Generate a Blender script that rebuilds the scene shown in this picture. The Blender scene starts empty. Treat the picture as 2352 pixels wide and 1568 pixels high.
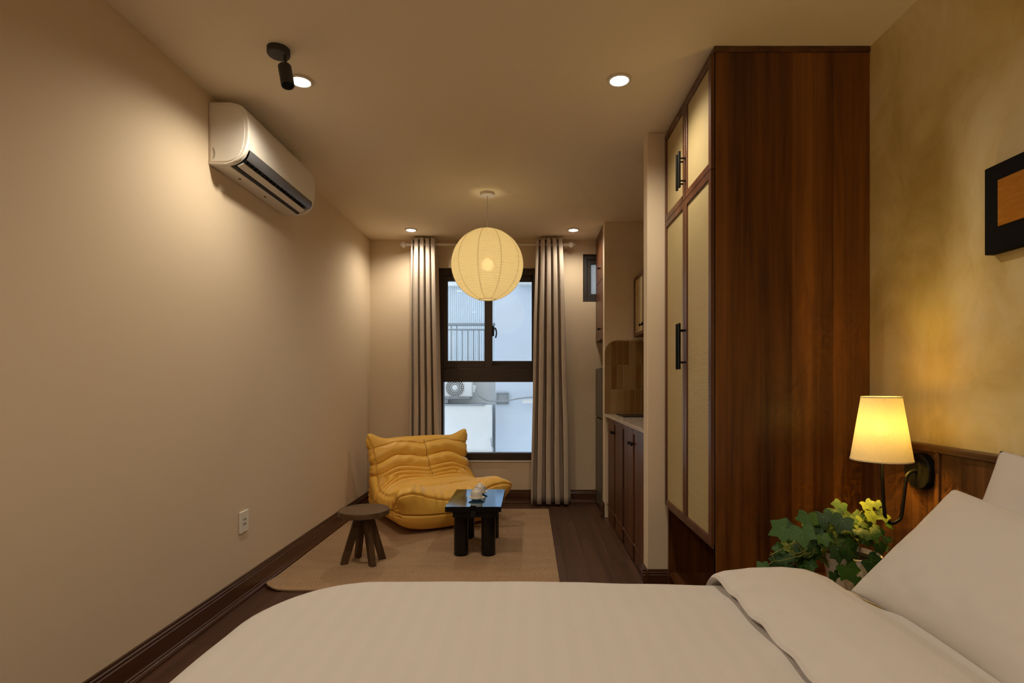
import bpy, bmesh, math, random
from mathutils import Vector, Matrix, noise
R = math.radians
random.seed(7)
scene = bpy.context.scene
C = scene.collection

# ------------------------------------------------------------------ camera
FPX = 1250.0                       # focal length in pixels of the 2352 px frame
VPX, VPY = 1215.0, 880.0           # vanishing point of the room's long axis
EYE = 1.205
cam_d = bpy.data.cameras.new('camera')
cam_d.sensor_width = 36.0
cam_d.lens = 36.0 * FPX / 2352.0
cam_d.shift_x = (1176.0 - VPX) / 2352.0
cam_d.shift_y = (VPY - 784.0) / 2352.0
cam_d.clip_start = 0.02
cam = bpy.data.objects.new('camera', cam_d)
C.objects.link(cam)
cam.location = (0, 0, EYE)
cam.rotation_euler = (R(90), 0, 0)
scene.camera = cam

# ------------------------------------------------------------------ world, exposure
w = bpy.data.worlds.new('overcast_sky')
scene.world = w
w.use_nodes = True
w.node_tree.nodes['Background'].inputs[0].default_value = (0.74, 0.87, 1.0, 1)
w.node_tree.nodes['Background'].inputs[1].default_value = 1.4
vs = scene.view_settings
vs.view_transform = 'Standard'
vs.look = 'None'
vs.gamma = 1.0
vs.use_curve_mapping = False
vs.exposure = 0.24
scene.cycles.diffuse_bounces = 6
scene.cycles.max_bounces = 10
scene.cycles.use_adaptive_sampling = True
scene.cycles.adaptive_threshold = 0.05
scene.cycles.adaptive_min_samples = 14

DOWN_W = 8.8                      # watts of each recessed downlight
DOWN_COL = (1.0, 0.88, 0.69)
LAMP_W, LAMP_COL = 1.15, (1.0, 0.69, 0.14)
LANTERN_W, LANTERN_COL = 0.60, (1.0, 0.82, 0.50)

# ------------------------------------------------------------------ room measures (metres; Y runs away from the camera)
XL, XR = -1.60, 1.464
YN, YB = -1.15, 5.48
H = 2.65

# ================================================================== materials
MATS = {}
def srgb(r, g, b):
    f = lambda c: (c/255/12.92) if c/255 <= 0.04045 else ((c/255+0.055)/1.055)**2.4
    return (f(r), f(g), f(b), 1)

def newmat(name):
    m = bpy.data.materials.new(name)
    m.use_nodes = True
    nt = m.node_tree
    b = nt.nodes['Principled BSDF']
    MATS[name] = m
    return m, nt, b

def plain(name, col, rough=0.5, metal=0.0, spec=0.5, coat=0.0, bump=0.0, bscale=200.0, vary=0.0, vscale=8.0):
    m, nt, b = newmat(name)
    c = tuple(col[:3]) + (1,)
    b.inputs['Base Color'].default_value = c
    b.inputs['Roughness'].default_value = rough
    b.inputs['Metallic'].default_value = metal
    b.inputs['Specular IOR Level'].default_value = spec
    b.inputs['Coat Weight'].default_value = coat
    b.inputs['Coat Roughness'].default_value = 0.08
    tc = nt.nodes.new('ShaderNodeTexCoord')
    if vary > 0:
        n = nt.nodes.new('ShaderNodeTexNoise'); n.inputs['Scale'].default_value = vscale; n.inputs['Detail'].default_value = 5
        nt.links.new(tc.outputs['Object'], n.inputs['Vector'])
        rp = nt.nodes.new('ShaderNodeValToRGB')
        rp.color_ramp.elements[0].position = 0.3; rp.color_ramp.elements[1].position = 0.7
        rp.color_ramp.elements[0].color = tuple(x*(1-vary) for x in c[:3]) + (1,)
        rp.color_ramp.elements[1].color = tuple(min(1, x*(1+vary)) for x in c[:3]) + (1,)
        nt.links.new(n.outputs['Fac'], rp.inputs[0]); nt.links.new(rp.outputs[0], b.inputs['Base Color'])
    if bump > 0:
        n2 = nt.nodes.new('ShaderNodeTexNoise'); n2.inputs['Scale'].default_value = bscale; n2.inputs['Detail'].default_value = 4
        nt.links.new(tc.outputs['Object'], n2.inputs['Vector'])
        bp = nt.nodes.new('ShaderNodeBump'); bp.inputs['Strength'].default_value = bump; bp.inputs['Distance'].default_value = 0.002
        nt.links.new(n2.outputs['Fac'], bp.inputs['Height']); nt.links.new(bp.outputs[0], b.inputs['Normal'])
    return m

def wood(name, dark, mid, light, axis='z', rough=0.4, band=7.0, coat=0.0, rand=False, spec=0.5, strips=0.0, fine=0.42):
    m, nt, b = newmat(name)
    L = nt.links.new
    tc = nt.nodes.new('ShaderNodeTexCoord')
    vec = tc.outputs['Object']
    if rand:
        oi = nt.nodes.new('ShaderNodeObjectInfo')
        ml = nt.nodes.new('ShaderNodeVectorMath'); ml.operation = 'SCALE'
        cx = nt.nodes.new('ShaderNodeCombineXYZ')
        for i in range(3): L(oi.outputs['Random'], cx.inputs[i])
        L(cx.outputs[0], ml.inputs[0]); ml.inputs['Scale'].default_value = 37.0
        ad = nt.nodes.new('ShaderNodeVectorMath'); ad.operation = 'ADD'
        L(vec, ad.inputs[0]); L(ml.outputs[0], ad.inputs[1]); vec = ad.outputs[0]
    def layer(across, along, detail, dist=0.0):
        mp = nt.nodes.new('ShaderNodeMapping')
        s = [across]*3; s['xyz'.index(axis)] = along
        mp.inputs['Scale'].default_value = s
        L(vec, mp.inputs['Vector'])
        n = nt.nodes.new('ShaderNodeTexNoise'); n.inputs['Scale'].default_value = 1.0
        n.inputs['Detail'].default_value = detail; n.inputs['Distortion'].default_value = dist
        L(mp.outputs[0], n.inputs['Vector'])
        return n.outputs['Fac']
    a = layer(band, 0.25, 2.0, 0.3)
    f = layer(band*9, 1.2, 5.0, 0.6)
    g = layer(band*2.2, 1.0, 4.0, 1.6)
    mx = nt.nodes.new('ShaderNodeMath'); mx.operation = 'MULTIPLY_ADD'
    L(f, mx.inputs[0]); mx.inputs[1].default_value = fine
    m2 = nt.nodes.new('ShaderNodeMath'); m2.operation = 'MULTIPLY_ADD'
    L(g, m2.inputs[0]); m2.inputs[1].default_value = 0.45
    m3 = nt.nodes.new('ShaderNodeMath'); m3.operation = 'MULTIPLY_ADD'
    L(a, m3.inputs[0]); m3.inputs[1].default_value = 0.75; m3.inputs[2].default_value = -0.31
    L(m3.outputs[0], m2.inputs[2]); L(m2.outputs[0], mx.inputs[2])
    if strips > 0:
        sp = nt.nodes.new('ShaderNodeSeparateXYZ'); L(vec, sp.inputs[0])
        sc_ = nt.nodes.new('ShaderNodeMath'); sc_.operation = 'MULTIPLY'; L(sp.outputs['X'], sc_.inputs[0]); sc_.inputs[1].default_value = 1/0.088
        fo = nt.nodes.new('ShaderNodeMath'); fo.operation = 'FLOOR'; L(sc_.outputs[0], fo.inputs[0])
        wn = nt.nodes.new('ShaderNodeTexWhiteNoise'); wn.noise_dimensions = '1D'; L(fo.outputs[0], wn.inputs['W'])
        ms = nt.nodes.new('ShaderNodeMath'); ms.operation = 'MULTIPLY_ADD'; L(wn.outputs['Value'], ms.inputs[0]); ms.inputs[1].default_value = strips; ms.inputs[2].default_value = -0.31 - strips*0.5 + 0.21*(0.42-fine)/0.42
        L(ms.outputs[0], m3.inputs[2])
    rp = nt.nodes.new('ShaderNodeValToRGB')
    e = rp.color_ramp.elements
    e[0].position = 0.28; e[0].color = tuple(dark[:3]) + (1,)
    e[1].position = 0.72; e[1].color = tuple(light[:3]) + (1,)
    k = rp.color_ramp.elements.new(0.5); k.color = tuple(mid[:3]) + (1,)
    L(mx.outputs[0], rp.inputs[0]); L(rp.outputs[0], b.inputs['Base Color'])
    b.inputs['Roughness'].default_value = rough
    b.inputs['Coat Weight'].default_value = coat
    b.inputs['Coat Roughness'].default_value = 0.2
    b.inputs['Specular IOR Level'].default_value = spec
    bp = nt.nodes.new('ShaderNodeBump'); bp.inputs['Strength'].default_value = 0.12; bp.inputs['Distance'].default_value = 0.001
    L(f, bp.inputs['Height']); L(bp.outputs[0], b.inputs['Normal'])
    return m

WALL_C = (0.70, 0.575, 0.425)
plain('paint', WALL_C, rough=0.85, spec=0.25, bump=0.10, bscale=90)
plain('ceiling_paint', (0.82, 0.72, 0.56), rough=0.9, spec=0.2)

def plaster():
    m, nt, b = newmat('gold_plaster')
    L = nt.links.new
    tc = nt.nodes.new('ShaderNodeTexCoord')
    mp = nt.nodes.new('ShaderNodeMapping'); mp.inputs['Scale'].default_value = (1, 1.5, 1.0); mp.inputs['Rotation'].default_value = (R(-35), 0, 0)
    L(tc.outputs['Object'], mp.inputs['Vector'])
    n = nt.nodes.new('ShaderNodeTexNoise'); n.inputs['Scale'].default_value = 2.6; n.inputs['Detail'].default_value = 9
    n.inputs['Roughness'].default_value = 0.62; n.inputs['Distortion'].default_value = 0.8
    L(mp.outputs[0], n.inputs['Vector'])
    rp = nt.nodes.new('ShaderNodeValToRGB')
    e = rp.color_ramp.elements
    e[0].position = 0.30; e[0].color = (0.58, 0.43, 0.15, 1)
    e[1].position = 0.72; e[1].color = (0.82, 0.70, 0.43, 1)
    k = e.new(0.5); k.color = (0.72, 0.575, 0.26, 1)
    L(n.outputs['Fac'], rp.inputs[0]); L(rp.outputs[0], b.inputs['Base Color'])
    rr = nt.nodes.new('ShaderNodeMapRange'); rr.inputs['To Min'].default_value = 0.42; rr.inputs['To Max'].default_value = 0.6
    L(n.outputs['Fac'], rr.inputs['Value']); L(rr.outputs[0], b.inputs['Roughness'])
    n2 = nt.nodes.new('ShaderNodeTexNoise'); n2.inputs['Scale'].default_value = 70; n2.inputs['Detail'].default_value = 6
    L(mp.outputs[0], n2.inputs['Vector'])
    bp = nt.nodes.new('ShaderNodeBump'); bp.inputs['Strength'].default_value = 0.12; bp.inputs['Distance'].default_value = 0.003
    L(n2.outputs['Fac'], bp.inputs['Height']); L(bp.outputs[0], b.inputs['Normal'])
plaster()

wood('walnut', (0.050, 0.0150, 0.003), (0.148, 0.050, 0.0085), (0.262, 0.099, 0.017), 'z', rough=0.36, band=7.0, spec=0.4, strips=0.20, fine=0.26)
wood('walnut_y', (0.040, 0.012, 0.004), (0.095, 0.033, 0.010), (0.150, 0.060, 0.018), 'y', rough=0.38, band=10.0)
wood('red_walnut', (0.050, 0.014, 0.006), (0.105, 0.036, 0.014), (0.170, 0.065, 0.026), 'z', rough=0.38, band=9.0)
wood('floor_wood', (0.050, 0.021, 0.012), (0.078, 0.034, 0.019), (0.115, 0.053, 0.031), 'y', rough=0.40, band=14.0, rand=True)
wood('skirting_wood', (0.035, 0.012, 0.005), (0.075, 0.027, 0.010), (0.115, 0.045, 0.018), 'y', rough=0.32, band=12.0)
wood('skirting_wood_x', (0.035, 0.012, 0.005), (0.075, 0.027, 0.010), (0.115, 0.045, 0.018), 'x', rough=0.32, band=12.0)
wood('stool_wood', (0.050, 0.024, 0.010), (0.110, 0.058, 0.024), (0.190, 0.108, 0.048), 'x', rough=0.5, band=18.0)
wood('stool_leg_wood', (0.035, 0.016, 0.006), (0.075, 0.036, 0.014), (0.120, 0.062, 0.026), 'z', rough=0.5, band=18.0)
wood('headboard_wood', (0.060, 0.020, 0.006), (0.125, 0.048, 0.014), (0.200, 0.085, 0.026), 'z', rough=0.38, band=10.0)

plain('black_metal', (0.007, 0.0065, 0.006), rough=0.42, spec=0.18)
plain('black_matte', (0.008, 0.007, 0.006), rough=0.5, spec=0.3)
plain('charcoal_spot', (0.030, 0.028, 0.030), rough=0.5)
plain('black_lacquer', (0.005, 0.0045, 0.0045), rough=0.30, spec=0.3, coat=0.12)
plain('blue_reflection_tint', (0.085, 0.24, 0.43), rough=0.08, metal=1.0)  # blue of the window reflection put into the colour; the table itself is black
plain('white_plastic', (0.78, 0.74, 0.68), rough=0.38, spec=0.5)
plain('ac_grey', (0.115, 0.115, 0.125), rough=0.4)
plain('vent_dark', (0.012, 0.010, 0.009), rough=0.6)
plain('white_metal', (0.72, 0.66, 0.58), rough=0.4)
plain('cream_metal', (0.70, 0.60, 0.44), rough=0.45)
plain('window_frame', (0.042, 0.026, 0.020), rough=0.42)
plain('small_window_frame', (0.040, 0.034, 0.034), rough=0.45)
plain('fridge_grey', (0.125, 0.110, 0.088), rough=0.42, metal=0.35)
plain('fridge_side', (0.014, 0.012, 0.011), rough=0.45)
plain('counter_stone', (0.62, 0.54, 0.46), rough=0.16, coat=0.4, vary=0.06, vscale=30)
plain('grout', (0.60, 0.46, 0.27), rough=0.8)
plain('trim_beige', (0.62, 0.48, 0.29), rough=0.5)
plain('ceramic', (0.74, 0.67, 0.58), rough=0.18, coat=0.5, spec=0.6)
plain('pot_glaze', (0.74, 0.68, 0.61), rough=0.45, vary=0.22, vscale=28)
plain('soil', (0.018, 0.012, 0.008), rough=0.95, bump=0.8, bscale=90)
plain('stem_green', (0.20, 0.22, 0.045), rough=0.5)
plain('exterior_white', (0.80, 0.82, 0.82), rough=0.85, vary=0.05, vscale=1.6)
plain('exterior_blue', (0.60, 0.68, 0.78), rough=0.85, vary=0.05, vscale=1.4)
plain('exterior_grey', (0.38, 0.42, 0.45), rough=0.85, vary=0.12, vscale=6)
plain('sheet_metal', (0.70, 0.76, 0.80), rough=0.55, vary=0.04, vscale=4)
plain('railing_paint', (0.30, 0.34, 0.37), rough=0.5)
plain('outdoor_plastic', (0.78, 0.80, 0.80), rough=0.45)
plain('cable_grey', (0.33, 0.35, 0.37), rough=0.6)
plain('ground_concrete', (0.40, 0.41, 0.42), rough=0.9, vary=0.1, vscale=2)
plain('black_canvas', (0.010, 0.009, 0.009), rough=0.8, spec=0.1, bump=0.6, bscale=60)
plain('wood_edge', (0.16, 0.075, 0.035), rough=0.4)

def tile_mat():
    m, nt, b = newmat('glazed_tile')
    L = nt.links.new
    oi = nt.nodes.new('ShaderNodeObjectInfo')
    rp = nt.nodes.new('ShaderNodeValToRGB')
    e = rp.color_ramp.elements
    e[0].position = 0.0; e[0].color = (0.23, 0.095, 0.016, 1)
    e[1].position = 1.0; e[1].color = (0.42, 0.27, 0.12, 1)
    for p, c in ((0.3, (0.26, 0.125, 0.028, 1)), (0.62, (0.34, 0.20, 0.07, 1))):
        k = e.new(p); k.color = c
    L(oi.outputs['Random'], rp.inputs[0])
    tc = nt.nodes.new('ShaderNodeTexCoord')
    n = nt.nodes.new('ShaderNodeTexNoise'); n.inputs['Scale'].default_value = 22; n.inputs['Detail'].default_value = 3
    L(tc.outputs['Object'], n.inputs['Vector'])
    mx = nt.nodes.new('ShaderNodeMix'); mx.data_type = 'RGBA'; mx.blend_type = 'MULTIPLY'
    mx.inputs['Factor'].default_value = 0.35
    L(rp.outputs[0], mx.inputs['A']); L(n.outputs['Color'], mx.inputs['B'])
    L(mx.outputs['Result'], b.inputs['Base Color'])
    b.inputs['Roughness'].default_value = 0.28
tile_mat()

def rattan_mat():
    m, nt, b = newmat('rattan')
    L = nt.links.new
    tc = nt.nodes.new('ShaderNodeTexCoord')
    sp = nt.nodes.new('ShaderNodeSeparateXYZ'); L(tc.outputs['Object'], sp.inputs[0])
    def wave(out, k, ph=0.0):
        a = nt.nodes.new('ShaderNodeMath'); a.operation = 'MULTIPLY_ADD'; L(out, a.inputs[0]); a.inputs[1].default_value = k; a.inputs[2].default_value = ph
        s = nt.nodes.new('ShaderNodeMath'); s.operation = 'SINE'; L(a.outputs[0], s.inputs[0])
        return s.outputs[0]
    pitch = 0.0064
    wz = wave(sp.outputs['Z'], 2*math.pi/pitch)
    wy = wave(sp.outputs['Y'], math.pi/0.011)
    pr = nt.nodes.new('ShaderNodeMath'); pr.operation = 'MULTIPLY_ADD'; L(wy, pr.inputs[0]); pr.inputs[1].default_value = 0.14; L(wz, pr.inputs[2])
    mr = nt.nodes.new('ShaderNodeMapRange'); mr.inputs['From Min'].default_value = -1.1; mr.inputs['From Max'].default_value = 0.6
    L(pr.outputs[0], mr.inputs['Value'])
    rp = nt.nodes.new('ShaderNodeValToRGB')
    e = rp.color_ramp.elements
    e[0].position = 0.0; e[0].color = (0.31, 0.225, 0.10, 1)
    e[1].position = 0.5; e[1].color = (0.51, 0.40, 0.20, 1)
    L(mr.outputs[0], rp.inputs[0]); L(rp.outputs[0], b.inputs['Base Color'])
    bp = nt.nodes.new('ShaderNodeBump'); bp.inputs['Strength'].default_value = 0.5; bp.inputs['Distance'].default_value = 0.002
    L(mr.outputs[0], bp.inputs['Height']); L(bp.outputs[0], b.inputs['Normal'])
    b.inputs['Roughness'].default_value = 0.6
rattan_mat()

def rug_mat():
    m, nt, b = newmat('jute')
    L = nt.links.new
    tc = nt.nodes.new('ShaderNodeTexCoord')
    mp = nt.nodes.new('ShaderNodeMapping'); mp.inputs['Rotation'].default_value = (0, 0, R(6))
    L(tc.outputs['Object'], mp.inputs['Vector'])
    wv = nt.nodes.new('ShaderNodeTexWave'); wv.bands_direction = 'X'; wv.inputs['Scale'].default_value = 32.0
    wv.inputs['Distortion'].default_value = 1.6; wv.inputs['Detail'].default_value = 2; wv.inputs['Detail Scale'].default_value = 2.5
    L(mp.outputs[0], wv.inputs['Vector'])
    n = nt.nodes.new('ShaderNodeTexNoise'); n.inputs['Scale'].default_value = 150; n.inputs['Detail'].default_value = 3
    L(tc.outputs['Object'], n.inputs['Vector'])
    n3 = nt.nodes.new('ShaderNodeTexNoise'); n3.inputs['Scale'].default_value = 4; n3.inputs['Detail'].default_value = 4
    mp3 = nt.nodes.new('ShaderNodeMapping'); mp3.inputs['Scale'].default_value = (0.5, 3.0, 1)
    L(tc.outputs['Object'], mp3.inputs['Vector']); L(mp3.outputs[0], n3.inputs['Vector'])
    ad = nt.nodes.new('ShaderNodeMath'); ad.operation = 'MULTIPLY_ADD'; L(n.outputs['Fac'], ad.inputs[0]); ad.inputs[1].default_value = 0.55
    a2 = nt.nodes.new('ShaderNodeMath'); a2.operation = 'MULTIPLY_ADD'; L(wv.outputs['Fac'], a2.inputs[0]); a2.inputs[1].default_value = 0.42
    a3 = nt.nodes.new('ShaderNodeMath'); a3.operation = 'MULTIPLY'; L(n3.outputs['Fac'], a3.inputs[0]); a3.inputs[1].default_value = 0.25
    L(a3.outputs[0], a2.inputs[2]); L(a2.outputs[0], ad.inputs[2])
    rp = nt.nodes.new('ShaderNodeValToRGB')
    e = rp.color_ramp.elements
    e[0].position = 0.25; e[0].color = (0.20, 0.113, 0.058, 1)
    e[1].position = 0.9; e[1].color = (0.54, 0.365, 0.22, 1)
    L(ad.outputs[0], rp.inputs[0]); L(rp.outputs[0], b.inputs['Base Color'])
    bp = nt.nodes.new('ShaderNodeBump'); bp.inputs['Strength'].default_value = 0.7; bp.inputs['Distance'].default_value = 0.003
    L(ad.outputs[0], bp.inputs['Height']); L(bp.outputs[0], b.inputs['Normal'])
    b.inputs['Roughness'].default_value = 0.9
    b.inputs['Specular IOR Level'].default_value = 0.15
rug_mat()

def fabric(name, col, stripe=0.0, rough=0.85, sheen=0.15, bump=0.15, pitch=0.06):
    m, nt, b = newmat(name)
    L = nt.links.new
    tc = nt.nodes.new('ShaderNodeTexCoord')
    b.inputs['Base Color'].default_value = tuple(col) + (1,)
    b.inputs['Roughness'].default_value = rough
    b.inputs['Sheen Weight'].default_value = sheen
    b.inputs['Specular IOR Level'].default_value = 0.2
    if stripe > 0:
        sp = nt.nodes.new('ShaderNodeSeparateXYZ'); L(tc.outputs['Object'], sp.inputs[0])
        a = nt.nodes.new('ShaderNodeMath'); a.operation = 'MULTIPLY'; L(sp.outputs['X'], a.inputs[0]); a.inputs[1].default_value = 1.0/pitch
        fr = nt.nodes.new('ShaderNodeMath'); fr.operation = 'FRACT'; L(a.outputs[0], fr.inputs[0])
        gt = nt.nodes.new('ShaderNodeMath'); gt.operation = 'GREATER_THAN'; L(fr.outputs[0], gt.inputs[0]); gt.inputs[1].default_value = 0.5
        mx = nt.nodes.new('ShaderNodeMix'); mx.data_type = 'RGBA'
        mx.inputs['A'].default_value = tuple(col) + (1,); mx.inputs['B'].default_value = tuple(c*(1-stripe) for c in col) + (1,)
        L(gt.outputs[0], mx.inputs['Factor']); L(mx.outputs['Result'], b.inputs['Base Color'])
    n = nt.nodes.new('ShaderNodeTexNoise'); n.inputs['Scale'].default_value = 7; n.inputs['Detail'].default_value = 3; n.inputs['Distortion'].default_value = 0.6
    L(tc.outputs['Object'], n.inputs['Vector'])
    bp = nt.nodes.new('ShaderNodeBump'); bp.inputs['Strength'].default_value = bump; bp.inputs['Distance'].default_value = 0.02
    L(n.outputs['Fac'], bp.inputs['Height']); L(bp.outputs[0], b.inputs['Normal'])
fabric('bedding', (0.60, 0.558, 0.53), stripe=0.018, bump=0.22)
fabric('bedding_plain', (0.60, 0.558, 0.53), bump=0.2)
fabric('curtain_cloth', (0.56, 0.475, 0.40), rough=0.7, bump=0.03)
plain('mattress_cloth', (0.74, 0.70, 0.66), rough=0.9)

def leather():
    m, nt, b = newmat('yellow_leather')
    L = nt.links.new
    tc = nt.nodes.new('ShaderNodeTexCoord')
    b.inputs['Base Color'].default_value = (0.86, 0.50, 0.090, 1)
    b.inputs['Roughness'].default_value = 0.42
    b.inputs['Specular IOR Level'].default_value = 0.4
    n = nt.nodes.new('ShaderNodeTexNoise'); n.inputs['Scale'].default_value = 14; n.inputs['Detail'].default_value = 4; n.inputs['Distortion'].default_value = 1.0
    L(tc.outputs['Object'], n.inputs['Vector'])
    bp = nt.nodes.new('ShaderNodeBump'); bp.inputs['Strength'].default_value = 0.16; bp.inputs['Distance'].default_value = 0.010
    L(n.outputs['Fac'], bp.inputs['Height']); L(bp.outputs[0], b.inputs['Normal'])
leather()
plain('leather_seam', (0.30, 0.13, 0.015), rough=0.6)

def leaf_mat(name, c1, c2):
    m, nt, b = newmat(name)
    L = nt.links.new
    tc = nt.nodes.new('ShaderNodeTexCoord')
    n = nt.nodes.new('ShaderNodeTexNoise'); n.inputs['Scale'].default_value = 25; n.inputs['Detail'].default_value = 4
    L(tc.outputs['Object'], n.inputs['Vector'])
    rp = nt.nodes.new('ShaderNodeValToRGB')
    rp.color_ramp.elements[0].position = 0.35; rp.color_ramp.elements[0].color = tuple(c1) + (1,)
    rp.color_ramp.elements[1].position = 0.7; rp.color_ramp.elements[1].color = tuple(c2) + (1,)
    L(n.outputs['Fac'], rp.inputs[0]); L(rp.outputs[0], b.inputs['Base Color'])
    b.inputs['Roughness'].default_value = 0.48
    b.inputs['Specular IOR Level'].default_value = 0.3
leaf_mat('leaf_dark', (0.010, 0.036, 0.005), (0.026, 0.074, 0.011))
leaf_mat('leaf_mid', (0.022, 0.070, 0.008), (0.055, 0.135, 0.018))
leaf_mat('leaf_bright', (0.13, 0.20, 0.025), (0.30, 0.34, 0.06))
plain('leaf_vein', (0.07, 0.12, 0.035), rough=0.5)

def glass_mat(name, tint=(1, 1, 1), rough=0.0, frost=0.0):
    m, nt, b = newmat(name)
    nt.nodes.remove(b)
    L = nt.links.new
    out = [n for n in nt.nodes if n.type == 'OUTPUT_MATERIAL'][0]
    tr = nt.nodes.new('ShaderNodeBsdfTransparent'); tr.inputs[0].default_value = tuple(tint) + (1,)
    gl = nt.nodes.new('ShaderNodeBsdfGlossy'); gl.inputs['Roughness'].default_value = rough
    fr = nt.nodes.new('ShaderNodeFresnel'); fr.inputs[0].default_value = 1.5
    mx = nt.nodes.new('ShaderNodeMixShader')
    L(fr.outputs[0], mx.inputs[0]); L(gl.outputs[0], mx.inputs[2])
    if frost > 0:
        tl = nt.nodes.new('ShaderNodeBsdfTranslucent'); tl.inputs[0].default_value = tuple(tint) + (1,)
        m2 = nt.nodes.new('ShaderNodeMixShader'); m2.inputs[0].default_value = frost
        L(tr.outputs[0], m2.inputs[1]); L(tl.outputs[0], m2.inputs[2]); L(m2.outputs[0], mx.inputs[1])
    else:
        L(tr.outputs[0], mx.inputs[1])
    L(mx.outputs[0], out.inputs[0])
glass_mat('clear_glass')
glass_mat('frosted_glass', (0.95, 0.92, 0.88), 0.2, 0.96)

def shade_mat(name, col, trans, see):
    m, nt, b = newmat(name)
    nt.nodes.remove(b)
    L = nt.links.new
    out = [n for n in nt.nodes if n.type == 'OUTPUT_MATERIAL'][0]
    df = nt.nodes.new('ShaderNodeBsdfDiffuse'); df.inputs[0].default_value = tuple(col) + (1,)
    tl = nt.nodes.new('ShaderNodeBsdfTranslucent'); tl.inputs[0].default_value = tuple(col) + (1,)
    tp = nt.nodes.new('ShaderNodeBsdfTransparent'); tp.inputs[0].default_value = tuple(col) + (1,)
    m1 = nt.nodes.new('ShaderNodeMixShader'); m1.inputs[0].default_value = trans
    L(df.outputs[0], m1.inputs[1]); L(tl.outputs[0], m1.inputs[2])
    m2 = nt.nodes.new('ShaderNodeMixShader'); m2.inputs[0].default_value = see
    L(m1.outputs[0], m2.inputs[1]); L(tp.outputs[0], m2.inputs[2])
    L(m2.outputs[0], out.inputs[0])
    # woven threads / paper fibres vary the cloth a little
    tc = nt.nodes.new('ShaderNodeTexCoord')
    n = nt.nodes.new('ShaderNodeTexNoise'); n.inputs['Scale'].default_value = 260; n.inputs['Detail'].default_value = 3
    L(tc.outputs['Object'], n.inputs['Vector'])
    rp = nt.nodes.new('ShaderNodeValToRGB')
    rp.color_ramp.elements[0].position = 0.3; rp.color_ramp.elements[0].color = tuple(c*0.88 for c in col) + (1,)
    rp.color_ramp.elements[1].position = 0.6; rp.color_ramp.elements[1].color = tuple(col) + (1,)
    L(n.outputs['Fac'], rp.inputs[0]); L(rp.outputs[0], df.inputs[0]); L(rp.outputs[0], tl.inputs[0])
shade_mat('lamp_linen', (0.86, 0.74, 0.50), 0.062, 0.002)
shade_mat('rice_paper', (0.86, 0.77, 0.54), 0.5, 0.010)
plain('paper_rib', (0.62, 0.50, 0.28), rough=0.8)

def emit(name, col, s):
    m, nt, b = newmat(name)
    b.inputs['Base Color'].default_value = (0.9, 0.9, 0.9, 1)
    b.inputs['Emission Color'].default_value = tuple(col) + (1,)
    b.inputs['Emission Strength'].default_value = s
emit('downlight_glow', (1.0, 0.93, 0.82), 9.0)
emit('lantern_bulb', LANTERN_COL, LANTERN_W*4/(math.pi*4*math.pi*0.046**2))
emit('sconce_bulb', LAMP_COL, LAMP_W*4/(math.pi*4*math.pi*0.026**2))

def painted_orange():
    m, nt, b = newmat('orange_paint')
    L = nt.links.new
    tc = nt.nodes.new('ShaderNodeTexCoord')
    mp = nt.nodes.new('ShaderNodeMapping'); mp.inputs['Scale'].default_value = (1, 6, 45)
    L(tc.outputs['Object'], mp.inputs['Vector'])
    n = nt.nodes.new('ShaderNodeTexNoise'); n.inputs['Scale'].default_value = 3; n.inputs['Detail'].default_value = 8; n.inputs['Roughness'].default_value = 0.7
    L(mp.outputs[0], n.inputs['Vector'])
    rp = nt.nodes.new('ShaderNodeValToRGB')
    e = rp.color_ramp.elements
    e[0].position = 0.3; e[0].color = (0.40, 0.150, 0.012, 1)
    e[1].position = 0.76; e[1].color = (0.66, 0.33, 0.09, 1)
    k = e.new(0.6); k.color = (0.50, 0.205, 0.020, 1)
    L(n.outputs['Fac'], rp.inputs[0]); L(rp.outputs[0], b.inputs['Base Color'])
    bp = nt.nodes.new('ShaderNodeBump'); bp.inputs['Strength'].default_value = 0.4; bp.inputs['Distance'].default_value = 0.002
    L(n.outputs['Fac'], bp.inputs['Height']); L(bp.outputs[0], b.inputs['Normal'])
    b.inputs['Roughness'].default_value = 0.7
    b.inputs['Specular IOR Level'].default_value = 0.12
painted_orange()

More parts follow.
